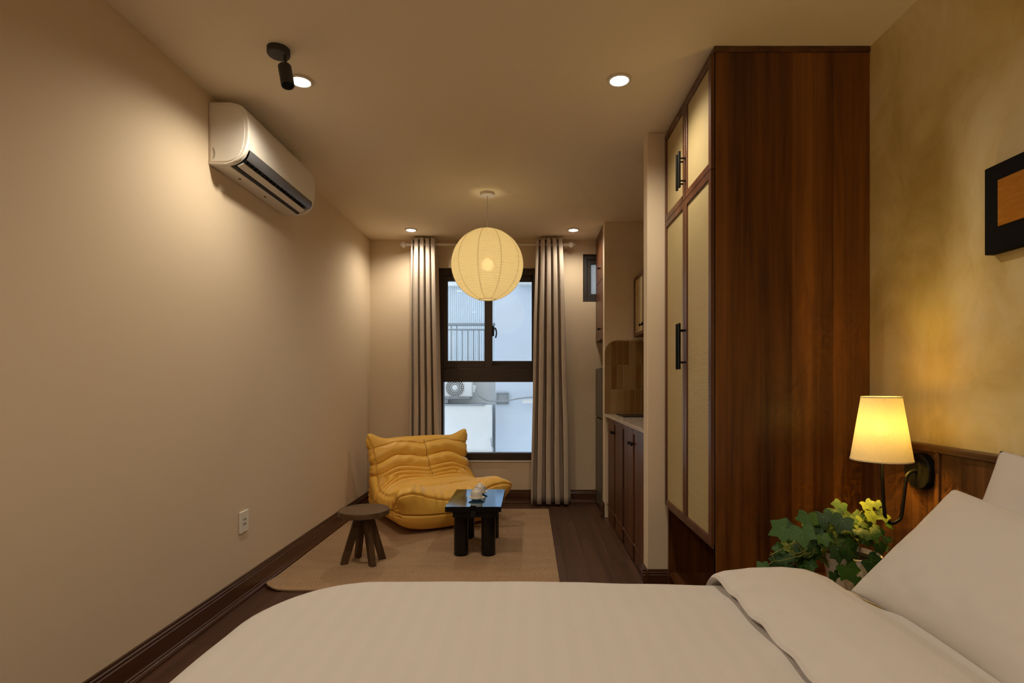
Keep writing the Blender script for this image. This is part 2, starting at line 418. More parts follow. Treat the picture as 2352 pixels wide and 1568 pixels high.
# ================================================================== mesh building
class MB:
    def __init__(s): s.bm = bmesh.new()
    def box(s, x0, x1, y0, y1, z0, z1, bev=0.0, seg=1):
        b = s.bm
        vs_ = [b.verts.new(p) for p in ((x0,y0,z0),(x1,y0,z0),(x1,y1,z0),(x0,y1,z0),(x0,y0,z1),(x1,y0,z1),(x1,y1,z1),(x0,y1,z1))]
        fs = [b.faces.new([vs_[i] for i in f]) for f in ((3,2,1,0),(4,5,6,7),(0,1,5,4),(1,2,6,5),(2,3,7,6),(3,0,4,7))]
        if bev > 0:
            es = list({e for f in fs for e in f.edges})
            bmesh.ops.bevel(b, geom=es, offset=bev, segments=seg, profile=0.5, affect='EDGES')
        return s
    def prism(s, pts, axis, a0, a1, bev=0.0):
        """pts: closed 2-D outline; axis x: pts are (y,z); y: (x,z); z: (x,y)."""
        b = s.bm
        def P(p, a):
            return {'x': (a, p[0], p[1]), 'y': (p[0], a, p[1]), 'z': (p[0], p[1], a)}[axis]
        A = [b.verts.new(P(p, a0)) for p in pts]; B = [b.verts.new(P(p, a1)) for p in pts]
        n = len(pts)
        fs = [b.faces.new(A[::-1]), b.faces.new(B)]
        for i in range(n):
            fs.append(b.faces.new((A[i], A[(i+1) % n], B[(i+1) % n], B[i])))
        if bev > 0:
            es = list(set(fs[0].edges) | set(fs[1].edges))
            bmesh.ops.bevel(b, geom=es, offset=bev, segments=1, profile=0.5, affect='EDGES')
        return s
    def lathe(s, prof, center=(0,0,0), seg=32, axis='z', closed=False):
        b = s.bm; rings = []
        for (r, h) in prof:
            if r < 1e-6:
                p = {'z': (0,0,h), 'y': (0,h,0), 'x': (h,0,0)}[axis]
                rings.append([b.verts.new(Vector(p) + Vector(center))])
            else:
                ring = []
                for k in range(seg):
                    a = 2*math.pi*k/seg
                    c_, s_ = r*math.cos(a), r*math.sin(a)
                    p = {'z': (c_, s_, h), 'y': (c_, h, s_), 'x': (h, c_, s_)}[axis]
                    ring.append(b.verts.new(Vector(p) + Vector(center)))
                rings.append(ring)
        pairs = list(zip(rings, rings[1:]))
        if closed: pairs.append((rings[-1], rings[0]))
        for A, B in pairs:
            for k in range(seg):
                k2 = (k+1) % seg
                if len(A) == 1 and len(B) == 1: break
                if len(A) == 1: b.faces.new((A[0], B[k], B[k2]))
                elif len(B) == 1: b.faces.new((A[k], A[k2], B[0]))
                else: b.faces.new((A[k], A[k2], B[k2], B[k]))
        return s
    def tube(s, path, r, seg=8, cap=True):
        b = s.bm
        pts = [Vector(p) for p in path]; n = len(pts); rings = []
        rr = r if isinstance(r, (list, tuple)) else [r]*n
        up = None
        for i in range(n):
            t = (pts[min(i+1, n-1)] - pts[max(i-1, 0)]).normalized()
            if up is None:
                up = Vector((0,0,1)) if abs(t.z) < 0.9 else Vector((1,0,0))
            a = t.cross(up).normalized(); bb = t.cross(a).normalized(); up = -bb
            rings.append([b.verts.new(pts[i] + (a*math.cos(2*math.pi*k/seg) + bb*math.sin(2*math.pi*k/seg))*rr[i]) for k in range(seg)])
        for A, B in zip(rings, rings[1:]):
            for k in range(seg):
                b.faces.new((A[k], A[(k+1) % seg], B[(k+1) % seg], B[k]))
        if cap:
            b.faces.new(rings[0][::-1]); b.faces.new(rings[-1])
        return s
    def grid(s, fn, nu, nv, wrapu=False, wrapv=False):
        b = s.bm
        V = [[b.verts.new(fn(i, j)) for j in range(nv)] for i in range(nu)]
        for i in range(nu if wrapu else nu-1):
            for j in range(nv if wrapv else nv-1):
                b.faces.new((V[i][j], V[(i+1) % nu][j], V[(i+1) % nu][(j+1) % nv], V[i][(j+1) % nv]))
        return s
    def merge(s, d=1e-5):
        bmesh.ops.remove_doubles(s.bm, verts=s.bm.verts, dist=d); return s
    def build(s, name, mat, parent=None, smooth=False, origin=None, auto=None, local=False):
        bm = s.bm
        bmesh.ops.recalc_face_normals(bm, faces=bm.faces)
        if parent is not None:
            o0 = Vector((0,0,0)) if local else world_loc(parent)
            loc = Vector((0,0,0))
        else:
            if origin is None:
                lo = Vector([min(v.co[i] for v in bm.verts) for i in range(3)]); hi = Vector([max(v.co[i] for v in bm.verts) for i in range(3)])
                origin = ((lo.x+hi.x)/2, (lo.y+hi.y)/2, lo.z)
            o0 = Vector((0,0,0)) if local else Vector(origin); loc = Vector(origin)
        for v in bm.verts: v.co -= o0
        me = bpy.data.meshes.new(name)
        bm.to_mesh(me); bm.free()
        if smooth:
            for p in me.polygons: p.use_smooth = True
            if auto is not None:
                me.set_sharp_from_angle(angle=R(auto))
        me.materials.append(MATS[mat])
        o = bpy.data.objects.new(name, me)
        C.objects.link(o)
        o.location = loc
        if parent is not None: o.parent = parent
        return o

def world_loc(o):
    v = Vector((0,0,0))
    while o is not None:
        v += o.location; o = o.parent
    return v
def tag(o, label=None, cat=None, group=None, kind=None):
    if label: o['label'] = label
    if cat: o['category'] = cat
    if group: o['group'] = group
    if kind: o['kind'] = kind
    return o
def thing(name, label, cat, loc, group=None, rz=0.0, kind=None):
    o = bpy.data.objects.new(name, None)
    o.empty_display_size = 0.1
    C.objects.link(o); o.location = loc; o.rotation_euler = (0,0,rz)
    return tag(o, label, cat, group, kind)
def lamp(name, kind, loc, watts, col, parent=None, **kw):
    d = bpy.data.lights.new(name, kind); d.energy = watts; d.color = col
    for k, v in kw.items(): setattr(d, k, v)
    o = bpy.data.objects.new(name, d); C.objects.link(o)
    if parent is not None:
        o.parent = parent; o.location = Vector(loc) - world_loc(parent)
    else: o.location = loc
    return o
def arc(cx, cy, r, a0, a1, n):
    return [(cx + r*math.cos(R(a0+(a1-a0)*i/n)), cy + r*math.sin(R(a0+(a1-a0)*i/n))) for i in range(n+1)]
def smooth_path(pts, n=8):
    """Catmull-Rom through pts"""
    P = [Vector(p) for p in pts]; out = []
    for i in range(len(P)-1):
        p0, p1, p2, p3 = P[max(i-1,0)], P[i], P[i+1], P[min(i+2,len(P)-1)]
        for k in range(n):
            t = k/n
            out.append(0.5*((2*p1) + (p2-p0)*t + (2*p0-5*p1+4*p2-p3)*t*t + (3*p1-p0-3*p2+p3)*t**3))
    out.append(P[-1]); return out
def sstep(a, b, x):
    t = max(0.0, min(1.0, (x-a)/(b-a))); return t*t*(3-2*t)

# ================================================================== setting
# floor with planks
fl = MB().box(XL-0.15, XR+0.15, YN-0.15, YB+0.15, -0.10, -0.012).build('floor', 'floor_wood', origin=(0,0,0))
tag(fl, 'dark brown wooden plank floor of the studio room', None, kind='structure')
PW, PL = 0.1532, 1.22
pm = MB().box(-PW/2+0.0003, PW/2-0.0003, -PL/2+0.0003, PL/2-0.0003, -0.012, 0.0, bev=0.0007)
first = pm.build('plank', 'floor_wood', fl, local=True)
first.location = (XL + PW/2, YN + PL/2, 0)
half = None
cnt = 0
for i in range(20):
    off = (i*0.43) % 1.0
    y = YN - off*PL
    while y < YB:
        y0, y1 = max(y, YN), min(y+PL, YB)
        y += PL
        if y1-y0 < 0.05: continue
        if cnt == 0:
            o = first
        else:
            o = first.copy(); C.objects.link(o)
        o.parent = fl
        o.location = (XL + PW/2 + i*PW, (y0+y1)/2, 0)
        o.scale = (1, (y1-y0)/PL, 1)
        cnt += 1

T = 0.15
cl = MB().box(XL-T, XR+T, YN-T, YB+T, H, H+0.15).build('ceiling', 'ceiling_paint'); tag(cl, 'plain warm beige painted ceiling', None, kind='structure')
o = MB().box(XL-T, XL, YN-T, YB+T, 0, H).build('wall_left', 'paint'); tag(o, 'long plain beige wall carrying the air conditioner', None, kind='structure')
o = MB().box(XR, XR+T, YN-T, YB+T, 0, H).build('wall_right', 'gold_plaster'); tag(o, 'golden brown mottled plaster wall behind the headboard', None, kind='structure')
o = MB().box(XL, XR, YN-T, YN, 0, H).build('wall_near', 'paint'); tag(o, 'plain beige wall behind the viewer', None, kind='structure')
# far wall with the two openings
WX0, WX1, WZ0, WZ1 = -0.912, 0.072, 0.428, 2.367
SX0, SX1, SZ0, SZ1 = 0.544, 0.93, 2.025, 2.508
mb = MB()
for (a, b_, c, d) in ((XL, WX0, 0, H), (WX0, WX1, 0, WZ0), (WX0, WX1, WZ1, H), (WX1, SX0, 0, H), (SX0, SX1, 0, SZ0), (SX0, SX1, SZ1, H), (SX1, XR, 0, H)):
    mb.box(a, b_, YB, YB+T, c, d)
o = mb.build('wall_back', 'paint'); tag(o, 'beige far wall around the tall window', None, kind='structure')
# partitions of the kitchen
KX = 0.683
kn = MB().box(KX, XR, 3.14, 3.246, 0, H, bev=0.004).build('wall_kitchen', 'paint'); tag(kn, 'narrow beige wall end between wardrobe and kitchen', None, kind='structure')
FX, FY = 0.676, 4.88
kf = MB().box(FX, XR, FY, FY+0.105, 0, H, bev=0.004).build('wall_fridge', 'paint'); tag(kf, 'thin beige partition between kitchen and fridge with tiled splashback', None, kind='structure')

# skirting boards: stepped profile, (distance from wall, height)
SK = [(0,0),(0.030,0),(0.030,0.012),(0.024,0.020),(0.020,0.022),(0.020,0.030),(0.016,0.034),(0.016,0.103),(0.012,0.107),(0.012,0.117),(0.007,0.121),(0.007,0.131),(0,0.134)]
def skirt_y(name, xw, sgn, y0, y1, label):
    o = MB().prism([(xw + sgn*d, z) for d, z in SK], 'y', y0, y1).build(name, 'skirting_wood'); tag(o, label, None, kind='structure')
def skirt_x(name, yw, sgn, x0, x1, label):
    o = MB().prism([(yw + sgn*d, z) for d, z in SK], 'x', x0, x1).build(name, 'skirting_wood_x'); tag(o, label, None, kind='structure')
skirt_y('baseboard_left', XL, 1, YN, YB, 'dark brown moulded skirting board along the long left wall')
skirt_x('baseboard_back', YB, -1, XL+0.031, FX, 'dark brown moulded skirting board below the tall window')
skirt_x('baseboard_kitchen', 3.14, -1, KX-0.028, 0.80, 'short dark skirting at the foot of the narrow wall end')
skirt_y('baseboard_kitchen_side', KX, -1, 3.112, 3.246, 'short dark skirting on the kitchen side of the wall end')
skirt_y('baseboard_fridge', FX, -1, FY-0.004, FY+0.108, 'short dark skirting at the end of the fridge partition')
skirt_x('baseboard_near', YN, 1, XL+0.031, XR, 'dark brown skirting board behind the viewer')

# ------------------------------------------------------------------ big window
def ring(mb, x0, x1, z0, z1, wl, wr, wb, wt, y0, y1, bev=0.003):
    mb.box(x0, x0+wl, y0, y1, z0, z1, bev); mb.box(x1-wr, x1, y0, y1, z0, z1, bev)
    mb.box(x0+wl, x1-wr, y0, y1, z1-wt, z1, bev); mb.box(x0+wl, x1-wr, y0, y1, z0, z0+wb, bev)
    return mb
WY = YB + 0.03
win = thing('window_1', 'tall dark brown framed window with sliding sashes over a fixed pane', None, ((WX0+WX1)/2, WY, WZ0), kind='structure')
def zz(y, p=228.0): return EYE + (VPY - y)/p
def xx(x, p=228.0): return (x - VPX)/p
PWIN = FPX/(WY+0.02)
tz0, tz1 = zz(877, PWIN), zz(848, PWIN)          # transom
mb = MB(); ring(mb, WX0, WX1, WZ0, WZ1, 0.045, 0.032, 0.072, 0.07, WY, WY+0.09)
mb.box(WX0+0.045, WX1-0.032, WY, WY+0.09, tz0, tz1+0.01, 0.003)
mb.box(WX0+0.045, WX1-0.032, WY+0.012, WY+0.09, tz1+0.01, tz1+0.035, 0.003)
mb.build('frame', 'window_frame', win)
# sliding sash on the left (in front), fixed sash on the right (behind)
sx_mid0, sx_mid1 = xx(1113, PWIN), xx(1131, PWIN)
zs0, zs1 = tz1+0.012, WZ1-0.07
s1 = ring(MB(), WX0+0.045, sx_mid1, zs0, zs1, 0.042, sx_mid1-sx_mid0, 0.075, 0.055, WY+0.010, WY+0.045).build('sash', 'window_frame', win)
MB().box(WX0+0.08, sx_mid0+0.004, WY+0.026, WY+0.030, zs0+0.07, zs1-0.05).build('pane', 'clear_glass', s1)
s2 = ring(MB(), sx_mid0+0.01, WX1-0.032, zs0+0.02, zs1, 0.068, 0.012, 0.055, 0.055, WY+0.048, WY+0.085).build('sash', 'window_frame', win)
MB().box(sx_mid0+0.06, WX1-0.040, WY+0.064, WY+0.068, zs0+0.07, zs1-0.05).build('pane', 'clear_glass', s2)
MB().box(WX0+0.04, WX1-0.028, WY+0.050, WY+0.056, WZ0+0.06, tz0+0.004).build('pane', 'clear_glass', win)
hz = zz(762, PWIN); hx = xx(1134, PWIN)
mb = MB(); mb.box(hx-0.012, hx+0.006, WY-0.006, WY+0.012, hz-0.045, hz+0.06, 0.004)
mb.tube(smooth_path([(hx+0.002, WY-0.004, hz+0.035), (hx+0.022, WY-0.02, hz+0.03), (hx+0.030, WY-0.024, hz-0.02), (hx+0.022, WY-0.022, hz-0.065)], 5), 0.007, 8)
mb.build('handle', 'black_metal', win, smooth=True, auto=40)
MB().box(WX0+0.002, WX1-0.002, YB-0.012, WY-0.002, WZ0-0.014, WZ0, 0.002).build('window_sill', 'white_metal', win)

# ------------------------------------------------------------------ small window
sw = thing('window_2', 'small dark framed frosted window high up beside the fridge cabinet', None, ((SX0+SX1)/2, WY, SZ0), kind='structure')
ring(MB(), SX0, SX1, SZ0, SZ1, 0.045, 0.045, 0.04, 0.05, WY, WY+0.08).build('frame', 'small_window_frame', sw)
ring(MB(), SX0+0.045, SX1-0.045, SZ0+0.04, SZ1-0.05, 0.040, 0.040, 0.045, 0.045, WY+0.012, WY+0.06).build('sash', 'small_window_frame', sw)
MB().box(SX0+0.08, SX1-0.08, WY+0.034, WY+0.040, SZ0+0.08, SZ1-0.09).build('pane', 'frosted_glass', sw)

# ================================================================== outside the window
GP = FPX/7.6
def ox(x, Y): return (x - VPX)*Y/FPX
def oz(y, Y): return EYE + (VPY - y)*Y/FPX
YR, YLw, YBx = 7.70, 7.90, 7.45
gr = MB().box(-6, 6, YB+T, 9.5, -3.1, -3.0).build('alley_ground', 'ground_concrete'); tag(gr, 'grey concrete alley far below the window', None, kind='structure')
nb = thing('neighbour_building', 'pale bluish building across the alley seen through the window', 'building', (0, 8.0, -3.0))
bx = ox(1138, YR)
MB().box(bx, 4.5, YR, YR+0.25, -3.0, 5.2).build('side_wall', 'exterior_blue', nb)
zslab0, zslab1 = oz(838, 7.8), oz(828, 7.8)
MB().box(-4.5, bx, YLw, YLw+0.2, -3.0, zslab0).build('lower_wall', 'exterior_white', nb)
MB().box(-4.5, bx-0.004, 7.76, 8.9, zslab0-0.10, zslab1).build('balcony_slab', 'exterior_white', nb)
MB().box(-4.5, bx, 8.9, 9.0, zslab1-1.0, 5.2).build('balcony_back_wall', 'exterior_grey', nb)
# corrugated sheet behind the balcony: raised ribs joined in one cladding part
mb = MB()
x = -2.6
cz1 = oz(658, 8.7)
pts = []
while x < bx-0.01:
    pts += [(x, 8.70), (x+0.022, 8.70), (x+0.025, 8.712), (x+0.030, 8.712)]
    x += 0.033
pts2 = pts + [(px, py+0.006) for px, py in pts[::-1]]
mb.prism(pts2, 'z', zslab1, cz1)
o = mb.build('corrugated_cladding', 'sheet_metal', nb); o['kind'] = 'stuff'
MB().box(-2.6, bx-0.005, 8.62, 8.72, cz1, cz1+0.06).build('cladding_rail', 'exterior_white', nb)
bxz1 = oz(931, YBx)
MB().box(-4.5, ox(1128, YBx), YBx, YLw, -3.0, bxz1, 0.006).build('lower_block', 'exterior_white', nb)
MB().box(-4.5, ox(1112, YBx), YBx-0.02, YLw, bxz1, bxz1+0.012).build('block_flashing', 'exterior_grey', nb)
MB().box(-4.5, ox(1031, YLw), YLw-0.10, YLw, oz(925, YLw), oz(917, YLw)).build('ledge', 'exterior_white', nb)
MB().box(-4.5, ox(1124, YBx), YBx-0.03, YBx, oz(1041, YBx), oz(1036, YBx)).build('block_moulding', 'exterior_white', nb)
MB().box(ox(1200, YR), ox(1262, YR), YR-0.09, YR, oz(925, YR), oz(917, YR)).build('ledge', 'exterior_white', nb)
MB().box(ox(1192, YR), ox(1262, YR), YR-0.16, YR, oz(655, YR), oz(645, YR)).build('eave', 'exterior_white', nb)
# square opening with a recessed grey back and rim
hx0, hx1, hz0, hz1 = ox(1142, YR), ox(1167, YR), oz(927, YR), oz(903, YR)
MB().box(hx0, hx1, YR-0.004, YR+0.002, hz0, hz1).build('vent_opening', 'exterior_grey', nb)
ring(MB(), hx0-0.012, hx1+0.012, hz0-0.012, hz1+0.012, 0.014, 0.014, 0.014, 0.014, YR-0.03, YR).build('vent_rim', 'railing_paint', nb)
mb = MB(); mb.tube(smooth_path([(ox(1131, 7.42), 7.42, oz(1042, 7.42)), (ox(1133, 7.42), 7.40, oz(1030, 7.42)), (ox(1129, 7.42), 7.42, oz(1022, 7.42)), (ox(1128, 7.42), 7.43, oz(1005, 7.42))], 5), 0.008, 6)
mb.build('drain_pipe', 'cable_grey', nb, smooth=True)
# balcony railing
rl = thing('balcony_railing', 'grey metal balcony railing on the building across the alley', 'railing', (-1.2, 7.78, zslab1))
Y = 7.78
for y_, r_ in ((745, 0.022), (757, 0.012)):
    MB().tube([(-2.6, Y, oz(y_, Y)), (bx-0.01, Y, oz(y_, Y))], r_, 8).build('rail', 'railing_paint', rl, smooth=True)
xpx = 934.0
k = 0
while xpx < 1132:
    tall = k % 4 in (0,)
    zt = oz(745, Y) if (k % 7 in (1, 2)) else oz(757, Y)
    MB().tube([(ox(xpx, Y), Y, zslab1), (ox(xpx, Y), Y, zt)], 0.010, 6).build('baluster', 'railing_paint', rl, smooth=True)
    xpx += 12.8; k += 1
# condenser unit
ccx, ccz, Yc = ox(1045, 7.62), oz(890, 7.62), 7.62
cu = thing('air_conditioner_condenser', 'white outdoor air conditioner unit with round fan grille across the alley', 'condenser', (ccx+0.03, Yc, oz(911, Yc)))
x0, x1, z0, z1 = ox(1022, Yc), ox(1083, Yc), oz(911, Yc), oz(864, Yc)
MB().box(x0-0.16, x1, Yc, Yc+0.25, z0, z1, 0.012, 2).build('casing', 'outdoor_plastic', cu)
MB().lathe([(0.0, 0.0), (0.128, 0.0), (0.128, -0.004), (0, -0.004)], (ccx, Yc, ccz), 32, 'y').build('fan_recess', 'vent_dark', cu)
mb = MB()
for r_ in (0.035, 0.060, 0.085, 0.108, 0.128):
    mb.lathe([(r_-0.003, -0.012), (r_+0.003, -0.012), (r_+0.003, -0.006), (r_-0.003, -0.006)], (ccx, Yc, ccz), 32, 'y', closed=True)
for a in range(0, 360, 15):
    c_, s_ = math.cos(R(a)), math.sin(R(a))
    mb.tube([(ccx+c_*0.03, Yc-0.010, ccz+s_*0.03), (ccx+c_*0.128, Yc-0.010, ccz+s_*0.128)], 0.0025, 5)
mb.build('fan_grille', 'outdoor_plastic', cu)
MB().lathe([(0, -0.02), (0.03, -0.018), (0.034, -0.006), (0, -0.006)], (ccx, Yc, ccz), 20, 'y').build('fan_hub', 'outdoor_plastic', cu, smooth=True)
for q in (x0+0.03, x1-0.06):
    MB().box(q, q+0.03, Yc-0.02, YLw, z0-0.03, z0, 0.003).build('bracket', 'cable_grey', cu)
MB().box(x0, x1-0.02, Yc-0.01, Yc+0.02, z0-0.025, z0-0.005).build('bracket_bar', 'cable_grey', cu)
MB().box(x1, x1+0.045, Yc+0.08, Yc+0.2, oz(902, Yc), oz(884, Yc), 0.006).build('valve_cover', 'outdoor_plastic', cu)
cb = MB(); cb.tube(smooth_path([(x1+0.04, Yc+0.12, oz(893, Yc)), (ox(1100, 7.66), 7.66, oz(908, 7.66)), (ox(1118, 7.66), 7.66, oz(919, 7.66)), (ox(1140, 7.65), 7.65, oz(921, 7.65)), (ox(1170, 7.65), 7.65, oz(919, 7.65)), (ox(1200, 7.6), 7.59, oz(914, 7.59)), (ox(1262, 7.6), 7.59, oz(909, 7.59))], 6), 0.011, 6)
o = cb.build('cable', 'cable_grey', smooth=True); tag(o, 'grey cable sagging across the wall outside beside the condenser', 'cable')

# ================================================================== ceiling fittings
def downlight(x, y, label, k=1.0):
    t = thing('downlight', label, 'downlight', (x, y, H-0.006), group='recessed ceiling downlights')
    MB().lathe([(0.042, 0.002), (0.044, -0.002), (0.052, -0.004), (0.056, -0.001), (0.057, 0.006), (0.042, 0.006)], (x, y, H-0.006), 40, closed=True).build('trim_ring', 'white_metal', t, smooth=True)
    MB().lathe([(0, -0.001), (0.043, -0.001), (0.043, 0.004), (0, 0.004)], (x, y, H-0.006), 36).build('diffuser', 'downlight_glow', t)
    l = lamp('downlight_lamp', 'SPOT', (x, y, H-0.03), DOWN_W*4*k, DOWN_COL, t, spot_size=R(156), spot_blend=0.8, shadow_soft_size=0.04)
downlight(-1.09, 2.60, 'bright recessed ceiling downlight right beside the black ceiling spotlight')
downlight(0.43, 2.59, 'bright recessed ceiling downlight nearest the tall wardrobe', 0.8)
downlight(-1.11, 5.12, 'recessed ceiling downlight above the curtain behind the yellow chair', 0.7)
downlight(0.418, 5.12, 'recessed ceiling downlight above the curtain beside the fridge', 0.42)
downlight(-1.10, 0.10, 'recessed ceiling downlight above the foot of the bed')
downlight(0.43, 0.10, 'recessed ceiling downlight above the pillows')

# black surface spotlight
SXp, SYp = -1.083, 2.354
t = thing('ceiling_spotlight', 'small black tilting cylinder spotlight on a round ceiling base', 'spotlight', (SXp, SYp, H))
MB().lathe([(0, 0), (0.047, 0), (0.047, -0.024), (0.044, -0.028), (0, -0.028)], (SXp, SYp, H), 36).build('base', 'charcoal_spot', t, smooth=True, auto=35)
jx, jz = SXp + 0.030, H-0.075
MB().tube([(jx, SYp, H-0.02), (jx, SYp, jz-0.004)], 0.0065, 12).build('stem', 'charcoal_spot', t, smooth=True, auto=40)
hd = MB().lathe([(0, 0), (0.024, 0), (0.0275, -0.003), (0.0275, -0.098), (0.025, -0.100), (0.023, -0.098), (0.022, -0.08), (0, -0.08)], (0, 0, 0), 32)
M = Matrix.Translation((jx-0.004, SYp, jz)) @ Matrix.Rotation(R(-14), 4, 'Y') @ Matrix.Rotation(R(-12), 4, 'X')
for v in hd.bm.verts: v.co = M @ v.co
hd.build('head', 'charcoal_spot', t, smooth=True, auto=35)

# paper lantern
LX, LY, LZ, LR = -0.316, 4.135, 2.105, 0.270
t = thing('paper_lantern', 'large round cream paper pendant lantern hanging before the window', 'pendant lamp', (LX, LY, LZ-LR))
MB().lathe([(0, 0), (0.055, 0), (0.056, -0.012), (0.052, -0.020), (0.008, -0.024), (0, -0.024)], (LX, LY, H), 36).build('ceiling_canopy', 'white_metal', t, smooth=True, auto=40)
MB().tube([(LX, LY, H-0.02), (LX, LY, LZ+0.06)], 0.003, 8).build('cord', 'white_metal', t, smooth=True)
prof = []
NR = 38
a0, a1 = math.asin(0.062/LR), math.pi - math.asin(0.060/LR)
for i in range(NR*2+1):
    a = a0 + (a1-a0)*i/(NR*2)
    r_ = LR + (0.0030 if i % 2 else -0.0012)
    prof.append((r_*math.sin(a), r_*math.cos(a)*1.0))
MB().lathe(prof, (LX, LY, LZ), 96).build('paper_shade', 'rice_paper', t)
for k in range(10):
    ph = 2*math.pi*(k+0.22)/10
    pth = []
    for i in range(41):
        a = a0 + (a1-a0)*i/40
        rr = LR + 0.0024
        pth.append((LX+rr*math.sin(a)*math.cos(ph), LY+rr*math.sin(a)*math.sin(ph), LZ+rr*math.cos(a)))
    MB().tube(pth, 0.0013, 5).build('paper_seam', 'paper_rib', t, smooth=True)
for zc in (LZ+LR*math.cos(a0), LZ+LR*math.cos(a1)):
    MB().lathe([(0.060, -0.002), (0.064, -0.002), (0.064, 0.002), (0.060, 0.002)], (LX, LY, zc), 40, closed=True).build('wire_ring', 'paper_rib', t)
MB().lathe([(0, 0.045), (0.014, 0.045), (0.016, 0.01), (0, 0.01)], (LX, LY, LZ+0.036), 16).build('socket', 'white_metal', t, smooth=True, auto=40)
MB().lathe([(0, 0.046)] + [(0.046*math.sin(R(q)), 0.046*math.cos(R(q))) for q in range(15, 180, 15)] + [(0, -0.046)], (LX, LY, LZ), 20).build('bulb', 'lantern_bulb', t, smooth=True)

# ------------------------------------------------------------------ air conditioner
AY0, AY1, AZ = 2.717, 3.570, 2.300
t = thing('air_conditioner', 'white wall mounted split air conditioner with grey open flap', 'air conditioner', (XL, (AY0+AY1)/2, AZ))
def acp(off=0.0):
    p = [(0, 0.0), (0.085, 0.0), (0.120, 0.006), (0.150, 0.022), (0.172, 0.045), (0.186, 0.075), (0.194, 0.120), (0.197, 0.170), (0.195, 0.220), (0.186, 0.262), (0.170, 0.288), (0.146, 0.301), (0.110, 0.307), (0, 0.309)]
    return p
# main housing, with a bite for the outlet
pr = [(0.004, 0.0), (0.088, 0.0), (0.100, 0.028), (0.130, 0.060), (0.176, 0.084), (0.188, 0.082), (0.194, 0.120), (0.197, 0.170), (0.195, 0.220), (0.186, 0.262), (0.170, 0.288), (0.146, 0.301), (0.110, 0.307), (0.004, 0.309)]
MB().prism([(XL+a, AZ+b_) for a, b_ in pr], 'y', AY0+0.030, AY1-0.030).build('housing', 'white_plastic', t, smooth=True, auto=28)
for y0, y1, nm in ((AY0, AY0+0.032, 'end_cover'), (AY1-0.032, AY1, 'end_cover')):
    MB().prism([(XL+a, AZ+b_) for a, b_ in acp()], 'y', y0, y1, bev=0.004).build(nm, 'white_plastic', t, smooth=True, auto=30)
ctr = (0.085, 0.155)
MB().prism([(XL+max(0.006, ctr[0]+(a-ctr[0])*0.86), AZ+ctr[1]+(b_-ctr[1])*0.93) for a, b_ in acp()], 'y', AY0-0.0025, AY0+0.01, bev=0.002).build('side_plate', 'white_plastic', t, smooth=True, auto=30)
mb = MB()
for rr in (0.016, 0.024):
    mb.tube([(XL+0.020+rr*0.55*math.cos(R(a)), AY0-0.0028, AZ+0.052+rr*1.25*math.sin(R(a))) for a in range(-85, 86, 17)], 0.0007, 4)
mb.build('knockout_mark', 'vent_dark', t)
# outlet: dark throat, flap, vane, fins
MB().prism([(XL+a, AZ+b_) for a, b_ in ((0.089, 0.004), (0.101, 0.028), (0.131, 0.060), (0.176, 0.082), (0.172, 0.070), (0.140, 0.045), (0.118, 0.020), (0.105, 0.006))], 'y', AY0+0.034, AY1-0.034).build('outlet_throat', 'vent_dark', t)
MB().prism([(XL+a, AZ+b_) for a, b_ in ((0.189, 0.082), (0.193, 0.080), (0.190, 0.052), (0.176, 0.032), (0.170, 0.033), (0.183, 0.054))], 'y', AY0+0.036, AY1-0.036, bev=0.001).build('upper_flap', 'ac_grey', t, smooth=True, auto=40)
MB().prism([(XL+a, AZ+b_) for a, b_ in ((0.118, 0.012), (0.150, 0.026), (0.152, 0.022), (0.119, 0.007))], 'y', AY0+0.050, AY1-0.050).build('vane', 'white_plastic', t)
for k in range(18):
    y = AY0+0.07 + k*(AY1-AY0-0.14)/17
    MB().prism([(XL+a, AZ+b_) for a, b_ in ((0.125, 0.030), (0.150, 0.050), (0.165, 0.052), (0.150, 0.034))], 'y', y, y+0.003).build('fin', 'ac_grey', t)
for y in (AY0+0.20, AY0+0.48):
    MB().lathe([(0, 0.001), (0.007, 0.001), (0.007, -0.002), (0, -0.002)], (XL+0.05, y, AZ), 10).build('screw_cap', 'vent_dark', t)

# ------------------------------------------------------------------ wall outlet
oy0, oy1, oz_c = 2.998, 3.088, 0.433
t = thing('wall_socket', 'small white wall socket low on the long beige wall', 'socket', (XL, (oy0+oy1)/2, oz_c-0.06))
MB().box(XL+0.0005, XL+0.011, oy0, oy1, oz_c-0.060, oz_c+0.060, 0.003).build('plate', 'white_plastic', t)
for dy in (-0.009, 0.009):
    for dz in (-0.013, 0.013):
        c = (oy0+oy1)/2
        MB().box(XL+0.0105, XL+0.0118, c+dy-0.003, c+dy+0.003, oz_c+dz-0.006, oz_c+dz+0.006).build('slot', 'vent_dark', t)

# ================================================================== wardrobe
WFX, WY0, WY1 = 0.800, 2.336, 3.138
WD = XR - 0.002
t = thing('wardrobe', 'tall dark walnut wardrobe with woven rattan doors reaching the ceiling', 'wardrobe', ((WFX+WD)/2, (WY0+WY1)/2, 0))
MB().box(WFX, WD, WY0, WY0+0.02, 0.0, H-0.024, 0.0012).build('side_panel', 'walnut', t)
MB().box(WFX, WD, WY1-0.02, WY1, 0.0, H-0.024, 0.0012).build('side_panel', 'walnut', t)
MB().box(WFX-0.006, WD, WY0-0.006, WY1, H-0.024, H-0.001, 0.0012).build('top_trim', 'walnut_y', t)
NZ = 0.505      # underside of the doors
MB().box(WFX, WD, WY0+0.0205, WY1-0.0205, NZ-0.02, NZ).build('shelf', 'walnut_y', t)
MB().box(WFX+0.004, WD, WY0+0.0205, WY1-0.0205, 0.102, 0.122).build('niche_floor', 'walnut_y', t)
MB().box(WFX+0.03, WFX+0.05, WY0+0.0205, WY1-0.0205, 0.0, 0.101).build('plinth', 'walnut_y', t)
